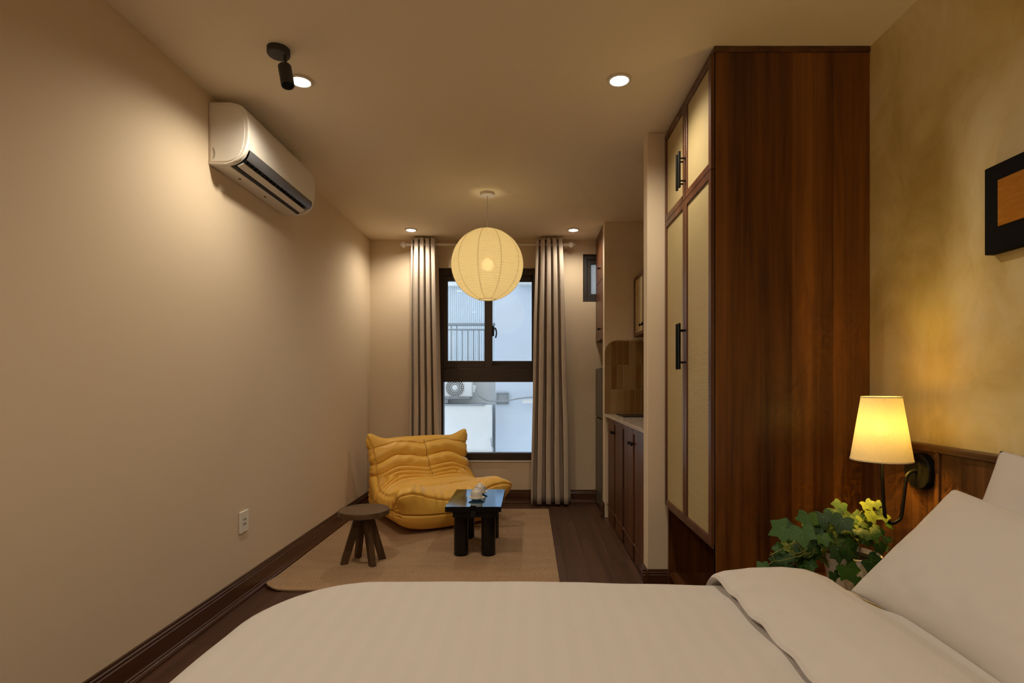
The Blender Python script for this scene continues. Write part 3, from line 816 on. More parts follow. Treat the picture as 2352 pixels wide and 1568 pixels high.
MB().box(WD-0.012, WD-0.001, WY0+0.0205, WY1-0.0205, 0.123, H-0.03).build('back_panel', 'walnut', t)
MB().box(WFX+0.0, WFX+0.012, WY0+0.0001, WY0+0.0199, 0.001, H-0.03).build('edge_strip', 'wood_edge', t)
ZS = 2.128
ym = (WY0+WY1)/2
def rattan_door(parent, y0, y1, z0, z1, xf, fw=0.033, handle=None, knob=None, wood_='red_walnut'):
    d = ring2(xf, y0, y1, z0, z1, fw).build('door', wood_, parent)
    MB().box(xf-0.010, xf-0.004, y0+fw-0.004, y1-fw+0.004, z0+fw-0.004, z1-fw+0.004).build('rattan_panel', 'rattan', d)
    if handle:
        hy, h0, h1 = handle
        mb = MB()
        mb.box(xf-0.056, xf-0.044, hy-0.006, hy+0.006, h0, h1, 0.002)
        for q in (h0+0.035, h1-0.035):
            mb.tube([(xf-0.046, hy, q), (xf-0.016, hy, q)], 0.0045, 8)
        mb.build('handle', 'black_metal', d)
    if knob:
        add_knob(d, xf-0.016, *knob)
    return d
def ring2(xf, y0, y1, z0, z1, fw):
    mb = MB()
    for a, b_, c, e in ((y0, y0+fw, z0, z1), (y1-fw, y1, z0, z1), (y0+fw, y1-fw, z0, z0+fw), (y0+fw, y1-fw, z1-fw, z1)):
        mb.box(xf-0.018, xf-0.001, a, b_, c, e, 0.0012)
    return mb
def add_knob(d, x, y, z):
    k_ = MB().lathe([(0, 0.0), (0.006, 0.0), (0.005, -0.012), (0.011, -0.018), (0.0125, -0.024), (0.010, -0.028), (0, -0.029)], (x-0.0, y, z), 14, 'x')
    k_.build('knob', 'black_metal', d, smooth=True)
g = 0.0015
rattan_door(t, WY0+0.004, ym-g, ZS+g, H-0.030, WFX, handle=(ym-0.022, 2.180, 2.362))
rattan_door(t, ym+g, WY1-0.004, ZS+g, H-0.030, WFX, handle=(ym+0.022, 2.180, 2.362))
rattan_door(t, WY0+0.004, ym-g, NZ+0.004, ZS-g, WFX, handle=(ym-0.022, 1.275, 1.505))
rattan_door(t, ym+g, WY1-0.004, NZ+0.004, ZS-g, WFX, handle=(ym+0.022, 1.275, 1.505))

# ================================================================== kitchen
CX = 0.700          # front plane of the base cabinets
CZ = 0.905
def base_unit(y0, y1, label):
    t = thing('base_cabinet', label, 'cabinet', ((CX+XR)/2, (y0+y1)/2, 0), group='kitchen base cabinets')
    MB().box(CX+0.022, XR-0.002, y0, y1, 0.0, CZ).build('body', 'vent_dark', t)
    ymid = (y0+y1)/2
    for a, b_, ky in ((y0+0.004, ymid-0.004, ymid-0.045), (ymid+0.004, y1-0.004, ymid+0.045)):
        # flat leaf with a darker recessed finger strip at the far edge
        mb = MB(); mb.box(CX, CX+0.018, a, b_-0.062, 0.130, CZ-0.006, 0.001)
        mb.box(CX+0.010, CX+0.021, b_-0.062, b_, 0.130, CZ-0.006)
        mb.box(CX, CX+0.018, b_-0.062, b_, CZ-0.040, CZ-0.006)
        d = mb.build('door', 'red_walnut', t)
        add_knob(d, CX, ky, 0.800)
        MB().box(CX, CX+0.018, a, b_-0.062, 0.020, 0.124, 0.001).build('plinth_panel', 'red_walnut', t)
        MB().box(CX-0.002, CX+0.018, a, b_, 0.1242, 0.1292).build('plinth_bead', 'wood_edge', t)
    return t
base_unit(3.26, 4.065, 'dark walnut base cabinet nearest the narrow wall end')
base_unit(4.07, 4.875, 'dark walnut base cabinet against the tiled splashback partition')
o = MB().box(CX-0.018, XR-0.002, 3.248, 4.876, CZ+0.001, CZ+0.026, 0.002).build('countertop', 'counter_stone'); tag(o, 'pale stone kitchen worktop on the walnut base cabinets', 'worktop')
t = thing('cooktop', 'black glass cooktop set on the pale kitchen worktop', 'cooktop', (1.02, 4.57, CZ+0.027))
MB().box(0.760, 1.28, 4.40, 4.76, CZ+0.027, CZ+0.034, 0.002).build('glass_plate', 'black_lacquer', t)
for yy in (4.49, 4.67):
    MB().lathe([(0.068, 0), (0.072, 0), (0.072, 0.001), (0.068, 0.001)], (0.95, yy, CZ+0.034), 28, closed=True).build('cooking_zone', 'fridge_grey', t)
# tiles on the fridge partition
TZ0, TZ1, TW, TH_ = CZ+0.030, 1.588, 0.0542, 0.2165
tx0 = FX + 0.004
RA = 0.112
def ttop(x):
    d = x - tx0
    return TZ1 if d >= RA else TZ1 - RA + math.sqrt(max(0.0, RA*RA - (RA-d)**2))
ncol = int((XR-0.01-tx0)/TW)
shared = None
tiles = thing('splashback', 'golden brown glazed tile splashback with one rounded corner', 'splashback', ((tx0+XR)/2, FY, TZ0))
pts = [(XR-0.004, TZ0-0.002), (XR-0.004, TZ1+0.003)] + [(tx0 + RA*(1-math.cos(R(a)))-0.001, TZ1-RA+RA*math.sin(R(a))+0.003) for a in range(90, -1, -6)] + [(tx0-0.001, TZ0-0.002)]
MB().prism(pts, 'y', FY-0.003, FY-0.0002).build('grout_bed', 'grout', tiles)
outl = [(tx0 + RA*(1-math.cos(R(a))), TZ1-RA+RA*math.sin(R(a))) for a in range(0, 91, 6)]
pth = [(tx0-0.001, FY-0.005, TZ0)] + [(a-0.001, FY-0.005, b_+0.002) for a, b_ in outl] + [(XR-0.006, FY-0.005, TZ1+0.002)]
MB().tube(pth, 0.0035, 6).build('edge_trim', 'trim_beige', tiles, smooth=True)
JG = 0.0021
for c in range(ncol):
    for r_ in range(3):
        xa, xb = tx0 + c*TW + JG, tx0 + (c+1)*TW - JG
        za = TZ0 + r_*TH_ + JG; zb = TZ0 + (r_+1)*TH_ - JG
        zb = min(zb, TZ1 - JG)
        if r_ == 2 and xa - tx0 < RA:
            n = 6
            top = [(xb + (xa-xb)*i/n, min(zb, ttop(xb + (xa-xb)*i/n)-JG)) for i in range(n+1)]
            pl = [(xa, za), (xb, za)] + top
            MB().prism(pl, 'y', FY-0.009, FY-0.0031).build('tile', 'glazed_tile', tiles)
        elif shared is None:
            ob = MB().box(-(xb-xa)/2, (xb-xa)/2, -0.009, -0.0031, -(zb-za)/2, (zb-za)/2, 0.0012).build('tile', 'glazed_tile', tiles, local=True)
            shared = (ob, xb-xa, zb-za)
            ob.location = Vector(((xa+xb)/2, FY, (za+zb)/2)) - tiles.location
        else:
            ob = shared[0].copy(); C.objects.link(ob); ob.parent = tiles
            ob.location = Vector(((xa+xb)/2, FY, (za+zb)/2)) - tiles.location
            ob.scale = (1, 1, (zb-za)/shared[2])
# rattan wall cabinet
UX, UZ0, UZ1 = 0.955, 1.615, 2.140
t = thing('wall_cabinet', 'rattan fronted wall cabinet above the kitchen worktop', 'cabinet', ((UX+XR)/2, 4.06, UZ0))
MB().box(UX, XR-0.002, 3.26, 4.870, UZ0, UZ1, 0.001).build('body', 'red_walnut', t)
for k in range(4):
    a = 3.262 + k*0.402; b_ = a + 0.399
    rattan_door(t, a, b_, UZ0, UZ1, UX, fw=0.030, knob=((b_-0.045) if k % 2 == 0 else (a+0.045), UZ0+0.075))
# fridge and the cabinet above
FRX, FRY0, FRY1 = 0.672, 4.990, 5.445
t = thing('refrigerator', 'slim grey two door fridge beside the partition', 'refrigerator', ((FRX+XR)/2, (FRY0+FRY1)/2, 0))
MB().box(FRX+0.045, XR-0.10, FRY0, FRY1, 0.03, 1.345, 0.004).build('body', 'fridge_side', t)
for z0, z1 in ((0.05, 0.868), (0.878, 1.352)):
    d = MB().box(FRX-0.005, FRX+0.044, FRY0+0.002, FRY1+0.004, z0, z1, 0.008, 2).build('door', 'fridge_grey', t)
    if z0 > 0.5:
        MB().lathe([(0, 0), (0.006, 0), (0.006, -0.001), (0, -0.001)], (FRX-0.0052, FRY0+0.16, 1.29), 12, 'x').build('badge', 'white_metal', d)
for yy in (FRY0+0.05, FRY1-0.05):
    for xq in (FRX+0.09, XR-0.2):
        MB().lathe([(0, 0), (0.018, 0), (0.018, 0.03), (0, 0.03)], (xq, yy, 0.0), 12).build('foot', 'fridge_side', t)
t = thing('overhead_cabinet', 'reddish walnut cabinet hanging above the fridge', 'cabinet', ((FRX+XR)/2, 5.23, 1.615))
MB().box(FRX+0.022, XR-0.002, 4.988, 5.476, 1.615, H-0.002, 0.001).build('body', 'red_walnut', t)
for z0, z1, kz in ((1.617, 2.168, 1.715), (2.174, H-0.004, 2.285)):
    d = MB().box(FRX, FRX+0.020, 4.990, 5.474, z0, z1, 0.0015).build('door', 'red_walnut', t)
    add_knob(d, FRX, 5.115, kz)

# ================================================================== headboard, nightstand
HX, HZ = 1.424, 0.985
t = thing('headboard', 'walnut panelled headboard running along the golden plaster wall', 'headboard', ((HX+XR)/2, 0.95, 0.0))
HY0, HY1 = -0.35, WY0-0.004
MB().box(HX-0.012, XR-0.002, HY0, HY1, HZ-0.022, HZ, 0.002).build('top_rail', 'walnut_y', t)
MB().box(HX+0.012, XR-0.002, HY0, HY1, 0.0, HZ-0.0225).build('backing', 'walnut', t)
edges = []
y = HY1
step = 0.455
panels = [HY1]
y = 1.895
while y > HY0:
    panels.append(y); y -= step
panels.append(HY0)
for a, b_ in zip(panels, panels[1:]):
    MB().box(HX+0.003, HX+0.0118, b_+0.010, a-0.010, 0.02, HZ-0.024, 0.001).build('panel', 'headboard_wood', t)
for yy in panels[1:-1]:
    MB().box(HX-0.006, HX+0.0118, yy-0.0095, yy+0.0095, 0.02, HZ-0.0235, 0.002).build('batten', 'headboard_wood', t)

NX0, NX1, NY0, NY1, NT = 0.99, 1.412, 1.83, 2.31, 0.405
t = thing('nightstand', 'low walnut nightstand tucked between the bed and the wardrobe', 'nightstand', ((NX0+NX1)/2, (NY0+NY1)/2, 0))
MB().box(NX0, NX1, NY0, NY1, NT-0.022, NT, 0.002).build('top', 'walnut_y', t)
MB().box(NX0+0.02, NX1, NY0+0.012, NY1-0.012, 0.10, NT-0.0225, 0.001).build('body', 'walnut', t)
d = MB().box(NX0+0.003, NX0+0.0195, NY0+0.016, NY1-0.016, 0.115, NT-0.03, 0.0015).build('drawer', 'red_walnut', t)
add_knob(d, NX0+0.003, (NY0+NY1)/2, 0.25)
for xq in (NX0+0.05, NX1-0.05):
    for yq in (NY0+0.05, NY1-0.05):
        MB().tube([(xq, yq, 0), (xq, yq, 0.1)], 0.016, 10).build('leg', 'walnut', t, smooth=True, auto=40)

# ------------------------------------------------------------------ wall lamp
LYp = 1.965
px0, pz0 = HX-0.006, 0.888
sx, sz0, sz1 = 1.272, 0.930, 1.155
t = thing('wall_lamp', 'black swan neck wall lamp with glowing yellow linen shade', 'wall lamp', (HX, LYp, pz0-0.07))
MB().lathe([(0, 0.008), (0.066, 0.008), (0.066, -0.016), (0.063, -0.020), (0, -0.020)], (px0, LYp, pz0), 40, 'x').build('wall_plate', 'black_metal', t, smooth=True, auto=35)
arm = smooth_path([(px0-0.018, LYp, pz0), (px0-0.034, LYp, pz0-0.001), (px0-0.052, LYp, pz0-0.014), (px0-0.058, LYp, pz0-0.045), (px0-0.072, LYp, 0.735), (px0-0.082, LYp, 0.712), (px0-0.105, LYp, 0.700), (sx+0.028, LYp, 0.704), (sx+0.014, LYp, 0.725), (sx+0.007, LYp, 0.80), (sx+0.002, LYp, 0.94), (sx, LYp, 1.0)], 6)
MB().tube(arm, 0.0060, 10).build('arm', 'black_metal', t, smooth=True)
def shade_prof(n):
    return [(0.098 + (0.064-0.098)*i/n, sz0 + (sz1-sz0)*i/n) for i in range(n+1)]
sh = MB().lathe(shade_prof(8), (sx, LYp, 0), 64).build('shade', 'lamp_linen', t, smooth=True)
for rr, zc in ((0.098, sz0), (0.064, sz1)):
    MB().lathe([(rr-0.0015, zc-0.0025), (rr+0.0012, zc-0.0025), (rr+0.0012, zc+0.0025), (rr-0.0015, zc+0.0025)], (sx, LYp, 0), 64, closed=True).build('shade_hem', 'lamp_linen', sh, smooth=True, auto=40)
MB().lathe([(0, 0.99), (0.014, 0.99), (0.014, 1.02), (0, 1.02)], (sx, LYp, 0), 14).build('socket', 'black_metal', t, smooth=True, auto=40)
bz = 1.045
MB().lathe([(0, 0.028)] + [(0.026*math.sin(R(q)), 0.026*math.cos(R(q))) for q in range(25, 180, 15)] + [(0, -0.026)], (sx, LYp, bz), 20).build('bulb', 'sconce_bulb', t, smooth=True)

# ------------------------------------------------------------------ picture
py0, py1, pz0_, pz1_ = 1.31, 1.714, 1.607, 1.877
t = thing('wall_picture', 'black rectangular wall painting with an orange block in its middle', 'picture', (XR, (py0+py1)/2, pz0_))
MB().box(XR-0.030, XR-0.001, py0, py1, pz0_, pz1_, 0.002).build('canvas', 'black_canvas', t)
MB().box(XR-0.0335, XR-0.0298, py0+0.052, py1-0.052, pz0_+0.077, pz1_-0.052, 0.001).build('painted_block', 'orange_paint', t)

# ================================================================== bed
BX0, BX1, BY0, BY1 = -0.68, 1.405, -0.02, 1.70
t = thing('bed', 'double bed with pale mattress standing against the headboard', 'bed', ((BX0+BX1)/2, (BY0+BY1)/2, 0))
MB().box(BX0+0.02, BX1, BY0+0.02, BY1-0.02, 0.10, 0.30, 0.006).build('base', 'walnut_y', t)
MB().box(BX0, BX1, BY0, BY1, 0.301, 0.535, 0.05, 4).build('mattress', 'mattress_cloth', t, smooth=True, auto=60)
for xq in (BX0+0.1, BX1-0.1):
    for yq in (BY0+0.1, BY1-0.1):
        MB().box(xq-0.03, xq+0.03, yq-0.03, yq+0.03, 0, 0.10, 0.004).build('leg', 'walnut', t)

def nz(x, y, z=0.0): return noise.noise(Vector((x, y, z)))
def drape(a, b_, ztop, fx0, fx1, fy0, fy1, rc, rb, off=0.0, far_only=False):
    """flat sheet point (a,b) laid over a rounded rectangular block"""
    cx_ = min(max(a, fx0+rc), fx1-rc) if not far_only else a
    cy_ = min(max(b_, fy0+rc), fy1-rc)
    dx, dy = a-cx_, b_-cy_
    Ld = math.hypot(dx, dy)
    flat = rc - rb
    if Ld <= flat or Ld < 1e-9:
        return Vector((a, b_, ztop)), 0.0, (0, 0)
    ux, uy = dx/Ld, dy/Ld
    s_ = Ld - flat
    q = rb*math.pi/2
    if s_ < q:
        th = s_/rb
        hr, dz = flat + rb*math.sin(th), rb*(1-math.cos(th))
    else:
        hr, dz = rc, rb + (s_-q)
    return Vector((cx_+ux*hr, cy_+uy*hr, ztop-dz)), max(0.0, s_-q*0.5), (ux, uy)

dv = thing('duvet', 'pale striped duvet spread over the bed with turned down edge', 'duvet', (0.0, 0.85, 0.25))
FX0, FX1, FY0, FY1 = -0.795, 1.6, -0.08, 1.770
NA, NB = 150, 170
def duv(i, j):
    a = -1.14 + (0.66+1.14)*i/(NA-1)
    b_ = -0.42 + (2.10+0.42)*j/(NB-1)
    p, s_, u = drape(a, b_, 0.582, FX0, FX1+1.0, FY0, FY1, 0.34, 0.075)
    wr = 0.006*nz(a*2.2, b_*2.2, 1.3) + 0.0035*nz(a*6+b_*3, b_*5, 4.0)
    # soft wrinkles running away from the turned-down edge
    ed = sstep(0.05, 0.60, a)
    wr += ed*0.006*math.sin(9*a*1.0 + 26*(b_-0.35*a) + 2.5*nz(a*2, b_*2, 9)) * (0.4+0.6*nz(a*3, b_*3, 2)+0.3)
    p.z += wr*(1.0 if s_ < 0.05 else 0.3) - 0.012*sstep(0.15, 0.55, a)*sstep(1.2, 1.75, b_)
    if s_ > 0:
        f = 0.018*sstep(0.02, 0.25, s_)*math.sin((a*1.3+b_*1.1)*15 + 2*nz(a*2, b_*2, 5))
        p.x += u[0]*f; p.y += u[1]*f
    return p
MB().grid(duv, NA, NB).build('cover', 'bedding', dv, smooth=True)
NA2, NB2 = 70, 150
def fold(i, j):
    # cross-section along X: rounded lip, puffed plateau, falling off towards the pillows, closed underneath
    s_ = i/(NA2-1)
    b_ = -0.30 + (2.02+0.30)*j/(NB2-1)
    wob = 0.012*nz(b_*3.0, 3.1) + 0.006*nz(b_*9.0, 7.7)
    prof_ = [(0.625, -0.004), (0.592, 0.000), (0.580, 0.009), (0.588, 0.020), (0.62, 0.031), (0.70, 0.045), (0.80, 0.044), (0.87, 0.034), (0.935, 0.008), (0.985, -0.030), (1.06, -0.054)]
    f = s_*(len(prof_)-1); k_ = min(int(f), len(prof_)-2); fr = f-k_
    fr2 = fr
    x_ = prof_[k_][0] + (prof_[k_+1][0]-prof_[k_][0])*fr2
    h_ = prof_[k_][1] + (prof_[k_+1][1]-prof_[k_][1])*fr2
    p, sd, u = drape(x_, b_, 0.585, FX0-3, FX1+3, FY0-0.01, FY1+0.012, 0.20, 0.085)
    h_ = max(h_, 0.006)*sstep(1.60, 1.40, b_) + h_*(1-sstep(1.60, 1.40, b_)) if x_ > 0.87 else h_
    lip = math.exp(-((x_-0.60)/0.06)**2)
    h2 = h_ + 0.008*nz(x_*3, b_*2.4, 5.5)*sstep(0.6, 0.7, x_) + lip*0.006*math.sin(b_*38 + 3*nz(b_*4, 1.0))
    if sd <= 0:
        p.z += h2
    else:
        k2 = max(0.0, 1 - sd/0.06)
        p.z += h2*max(k2, 0.0); p.y += u[1]*h2*0.6*(1-k2)
    p.x += wob*(1-sstep(0.6, 0.9, x_))
    return p
MB().grid(fold, NA2, NB2).build('turned_down_fold', 'bedding_plain', dv, smooth=True)

def pillow(name, label, corner_pts, thick, seed, group='pillows against the headboard'):
    """corner_pts: four world corners (bottom far, bottom near, top near, top far) of the pillow's middle plane"""
    A, B, Cc, D = [Vector(p) for p in corner_pts]
    nrm = (B-A).cross(D-A).normalized()
    if nrm.x > 0: nrm = -nrm
    n = 44
    mid = (A+B+Cc+D)/4
    def P(sgn):
        def f(i, j):
            u = -1 + 2*i/(n-1); v = -1 + 2*j/(n-1)
            uu = math.sin(u*math.pi/2)*0.35 + u*0.65; vv = math.sin(v*math.pi/2)*0.35 + v*0.65
            iu = uu*(1 - 0.075*(1-vv*vv)*uu*uu); iv = vv*(1 - 0.085*(1-uu*uu)*vv*vv)
            iu *= 1-0.018*abs(vv)**14; iv *= 1-0.018*abs(uu)**14
            s_, t_ = (iu+1)/2, (iv+1)/2
            q = A*(1-s_)*(1-t_) + B*s_*(1-t_) + Cc*s_*t_ + D*(1-s_)*t_
            th = thick*(max(0, 1-abs(uu)**2.6)**0.62)*(max(0, 1-abs(vv)**2.6)**0.62)
            th *= 1 + 0.10*nz(uu*1.6+seed, vv*1.6, sgn)
            th += 0.004*nz(uu*5+seed, vv*5, 3+sgn)*(1-abs(uu)**8)*(1-abs(vv)**8)
            return q + nrm*(sgn*th)
        return f
    mb = MB(); mb.grid(P(1), n, n); mb.grid(P(-1), n, n); mb.merge(1e-4)
    o = mb.build(name, 'bedding_plain', smooth=True)
    return tag(o, label, 'pillow', group)
pillow('pillow', 'front white pillow leaning at a slant on the duvet fold',
       [(0.978, 1.665, 0.570), (0.955, 0.98, 0.578), (1.290, 0.98, 0.860), (1.288, 1.655, 0.888)], 0.075, 0.3)
pillow('pillow', 'rear white pillow standing steeply against the headboard',
       [(1.195, 1.600, 0.590), (1.195, 0.93, 0.590), (1.382, 0.93, 0.985), (1.376, 1.592, 1.012)], 0.055, 5.1)

# ================================================================== potted ivy
PX, PY = 1.175, 1.985
pot_z = NT + 0.0005
t = thing('potted_ivy', 'trailing green ivy in a pale mottled pot beside the bed', 'potted plant', (PX, PY, pot_z))
MB().lathe([(0, 0), (0.058, 0), (0.064, 0.006), (0.094, 0.170), (0.097, 0.182), (0.092, 0.184), (0.086, 0.165), (0, 0.160)], (PX, PY, pot_z), 40).build('pot', 'pot_glaze', t, smooth=True, auto=45)
MB().lathe([(0, 0.170), (0.05, 0.168), (0.0855, 0.1665)], (PX, PY, pot_z), 28).build('soil', 'soil', t, smooth=True)
def leaf_mesh(name, mat, seed):
    rnd = random.Random(seed)
    # ivy outline: (angle from the tip, radius); five pointed lobes, heart-shaped base, stalk at the origin
    lob = [(0, 1.0), (14, 0.78), (28, 0.64), (44, 0.70), (57, 0.88), (70, 0.74), (88, 0.62), (108, 0.64), (122, 0.70), (140, 0.54), (160, 0.32)]
    ptsR = [(r_*math.sin(R(a))*(0.95+0.1*rnd.random()), r_*math.cos(R(a))) for a, r_ in lob]
    ptsL = [(-r_*math.sin(R(a))*(0.95+0.1*rnd.random()), r_*math.cos(R(a))) for a, r_ in lob[1:]]
    loop = ptsR + [(0, -0.12)] + ptsL[::-1]
    bm = bmesh.new()
    curl = rnd.uniform(0.10, 0.28); cup = rnd.uniform(0.05, 0.18)
    def lift(x, y):
        return cup*abs(x) - curl*(x*x+y*y) + 0.04*math.sin(5*x+seed)
    c = bm.verts.new((0, 0.05, 0.0))
    inner = [bm.verts.new((x*0.5, y*0.5+0.02, lift(x*0.5, y*0.5))) for x, y in loop]
    vs_ = [bm.verts.new((x, y, lift(x, y))) for x, y in loop]
    n = len(vs_)
    for i in range(n):
        bm.faces.new((inner[i], inner[(i+1) % n], c))
        bm.faces.new((vs_[i], vs_[(i+1) % n], inner[(i+1) % n], inner[i]))
    # pale veins as slim raised ridges to each lobe
    nf = len(bm.faces)
    for a, r_ in ((0, 0.9), (58, 0.7), (-58, 0.7), (124, 0.5), (-124, 0.5)):
        x1, y1 = r_*math.sin(R(a)), r_*math.cos(R(a))
        wx, wy = math.cos(R(a))*0.014, -math.sin(R(a))*0.014
        m_ = (x1*0.5, y1*0.5)
        P3 = [(-wx, -wy+0.02, 0.012), (wx, wy+0.02, 0.012), (m_[0]+wx*.7, m_[1]+wy*.7, lift(*m_)+0.010), (m_[0]-wx*.7, m_[1]-wy*.7, lift(*m_)+0.010), (x1, y1, lift(x1, y1)+0.004)]
        v = [bm.verts.new(p) for p in P3]
        bm.faces.new((v[0], v[1], v[2], v[3])); bm.faces.new((v[3], v[2], v[4]))
    me = bpy.data.meshes.new(name); bm.to_mesh(me); bm.free()
    me.materials.append(MATS[mat]); me.materials.append(MATS['leaf_vein'])
    for i, p in enumerate(me.polygons):
        p.use_smooth = True
        if i >= nf: p.material_index = 1
    return me
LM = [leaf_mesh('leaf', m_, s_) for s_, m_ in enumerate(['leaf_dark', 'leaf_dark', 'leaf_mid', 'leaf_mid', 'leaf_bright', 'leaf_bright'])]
rnd = random.Random(21)
def add_leaf(pos, size, facing, roll, mi):
    """facing: outward normal of the blade; tip hangs downwards/outwards"""
    nrm = Vector(facing).normalized()
    tip = Vector((nrm.x*0.4+rnd.uniform(-0.5, 0.5), nrm.y*0.4+rnd.uniform(-0.3, 0.3), -0.9))
    tip = (tip - nrm*tip.dot(nrm)).normalized()
    tip = Matrix.Rotation(roll, 3, nrm) @ tip
    side = tip.cross(nrm).normalized()
    m = Matrix((side, tip, nrm)).transposed().to_4x4()
    o = bpy.data.objects.new('leaf', LM[mi]); C.objects.link(o); o.parent = t
    o.matrix_local = Matrix.Translation(Vector(pos) - t.location) @ m @ Matrix.Scale(size, 4)
    return o
def ivy_px(x, y, d): return ((x-VPX)*d/FPX, d, EYE - (y-VPY)*d/FPX)
base = Vector((PX, PY, pot_z+0.17))
def stem(pts, r_=0.0016):
    MB().tube(smooth_path(pts, 5), r_, 5).build('stem', 'stem_green', t, smooth=True)
# mound of leaves over the pot
spots = []
def mound(n, cx_, cz_, rx, rz, dy0, dy1, size, bright):
    for _ in range(n):
        a = rnd.uniform(0, 2*math.pi); q = math.sqrt(rnd.random())
        x_ = cx_ + rx*q*math.cos(a); z_ = cz_ + rz*q*math.sin(a)
        y_ = PY + rnd.uniform(dy0, dy1)
        mi = rnd.choice([4, 5, 2]) if rnd.random() < bright else rnd.choice([0, 0, 1, 1, 2, 3])
        spots.append(((x_, y_, z_), size*rnd.uniform(0.7, 1.15), mi))
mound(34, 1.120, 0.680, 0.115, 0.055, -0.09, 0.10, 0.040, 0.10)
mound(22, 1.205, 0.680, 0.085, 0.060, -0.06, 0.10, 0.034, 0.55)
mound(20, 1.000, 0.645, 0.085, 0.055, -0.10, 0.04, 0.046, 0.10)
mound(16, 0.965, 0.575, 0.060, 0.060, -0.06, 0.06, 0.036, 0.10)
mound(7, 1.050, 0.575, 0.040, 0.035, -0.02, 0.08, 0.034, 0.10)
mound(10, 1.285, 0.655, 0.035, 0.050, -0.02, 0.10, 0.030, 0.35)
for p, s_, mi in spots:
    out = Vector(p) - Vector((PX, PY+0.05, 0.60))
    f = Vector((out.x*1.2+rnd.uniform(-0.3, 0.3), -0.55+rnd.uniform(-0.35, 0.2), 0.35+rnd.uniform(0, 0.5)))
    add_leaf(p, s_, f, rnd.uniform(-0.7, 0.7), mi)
# leaves hanging in front of the pot
for px_, py_, s_, mi in ((1948, 1272, 0.056, 0), (1925, 1278, 0.040, 1), (1945, 1318, 0.056, 3), (2000, 1300, 0.050, 0), (1915, 1325, 0.030, 1), (1968, 1335, 0.028, 2), (2020, 1262, 0.034, 1)):
    p = ivy_px(px_, py_, PY-0.112)
    add_leaf((p[0], p[1], p[2]+s_*0.35), s_, (rnd.uniform(-0.2, 0.2), -1, 0.25), rnd.uniform(-0.5, 0.5), mi)
# trailing runners towards the wardrobe door side and over the pot rim
for px_, py_, dd in ((1790, 1262, 1.96), (1768, 1275, 1.93), (1850, 1240, 1.90), (2010, 1175, 1.98), (1985, 1172, 2.02), (1930, 1165, 2.03), (1860, 1195, 1.95), (1835, 1300, 1.97), (1755, 1302, 2.02)):
    p = Vector(ivy_px(px_, py_, dd))
    mid = base.lerp(p, 0.55) + Vector((0, 0, 0.05))
    stem([base + Vector((rnd.uniform(-.03, .03), rnd.uniform(-.03, .03), -0.01)), mid, p])
for px_, py_, dd, s_, mi in ((1990, 1162, 2.02, 0.034, 5), (2012, 1160, 1.98, 0.026, 4), (2030, 1188, 1.97, 0.036, 4), (2000, 1190, 1.96, 0.036, 4), (1930, 1165, 2.03, 0.038, 2), (1855, 1195, 1.94, 0.050, 2), (1800, 1225, 1.93, 0.058, 2), (1842, 1232, 1.90, 0.060, 3), (1785, 1262, 1.95, 0.030, 3), (1752, 1303, 2.02, 0.034, 2), (1860, 1300, 1.95, 0.036, 3), (1935, 1205, 1.89, 0.052, 1), (1890, 1195, 1.93, 0.048, 1)):
    p = ivy_px(px_, py_, dd)
    add_leaf((p[0], p[1], p[2]+s_*0.3), s_, (rnd.uniform(-0.5, 0.2), -0.8, 0.55), rnd.uniform(-0.6, 0.6), mi)
for k in range(7):
    p0 = Vector(ivy_px(1842 + k*6, 1268 - (k % 3)*5, 1.93))
    p1 = Vector(ivy_px(1790 + k*11, 1235 + (k*17) % 50, 1.92))
    stem([p0, p0.lerp(p1, 0.5) + Vector((0, -0.01, -0.02)), p1], 0.0011)
stem([Vector(ivy_px(1875, 1262, 1.93)), Vector(ivy_px(1840, 1275, 1.92)), Vector(ivy_px(1785, 1288, 1.92)), Vector(ivy_px(1775, 1275, 1.92)), Vector(ivy_px(1770, 1268, 1.92))], 0.0014)

# ================================================================== rug
RX0, RX1, RY0, RY1 = -1.565, 0.185, 3.150, 5.190
mb = MB()
nU, nV = 50, 60
def rugp(z):
    def f(i, j):
        x_ = RX0 + (RX1-RX0)*i/(nU-1); y_ = RY0 + (RY1-RY0)*j/(nV-1)
        # slightly rounded near-left corner that lifts a little at the skirting
        cdx, cdy = x_-RX0, y_-RY0
        if cdx < 0.12 and cdy < 0.12:
            dd = math.hypot(0.12-cdx, 0.12-cdy)
            if dd > 0.12:
                k_ = 0.12/dd; x_ = RX0+0.12-(0.12-cdx)*k_; y_ = RY0+0.12-(0.12-cdy)*k_
        lift = 0.018*math.exp(-((cdx/0.10)**2 + (cdy/0.14)**2))
        return Vector((x_, y_, z + lift + 0.0006*nz(x_*8, y_*8)))
    return f
mb.grid(rugp(0.0095), nU, nV); mb.grid(rugp(0.0012), nU, nV)
bm = mb.bm
be = [e for e in bm.edges if e.is_boundary]
bmesh.ops.bridge_loops(bm, edges=be)
o = mb.build('rug', 'jute', smooth=True, auto=40); tag(o, 'brown woven jute rug under the yellow chair and black table', 'rug')

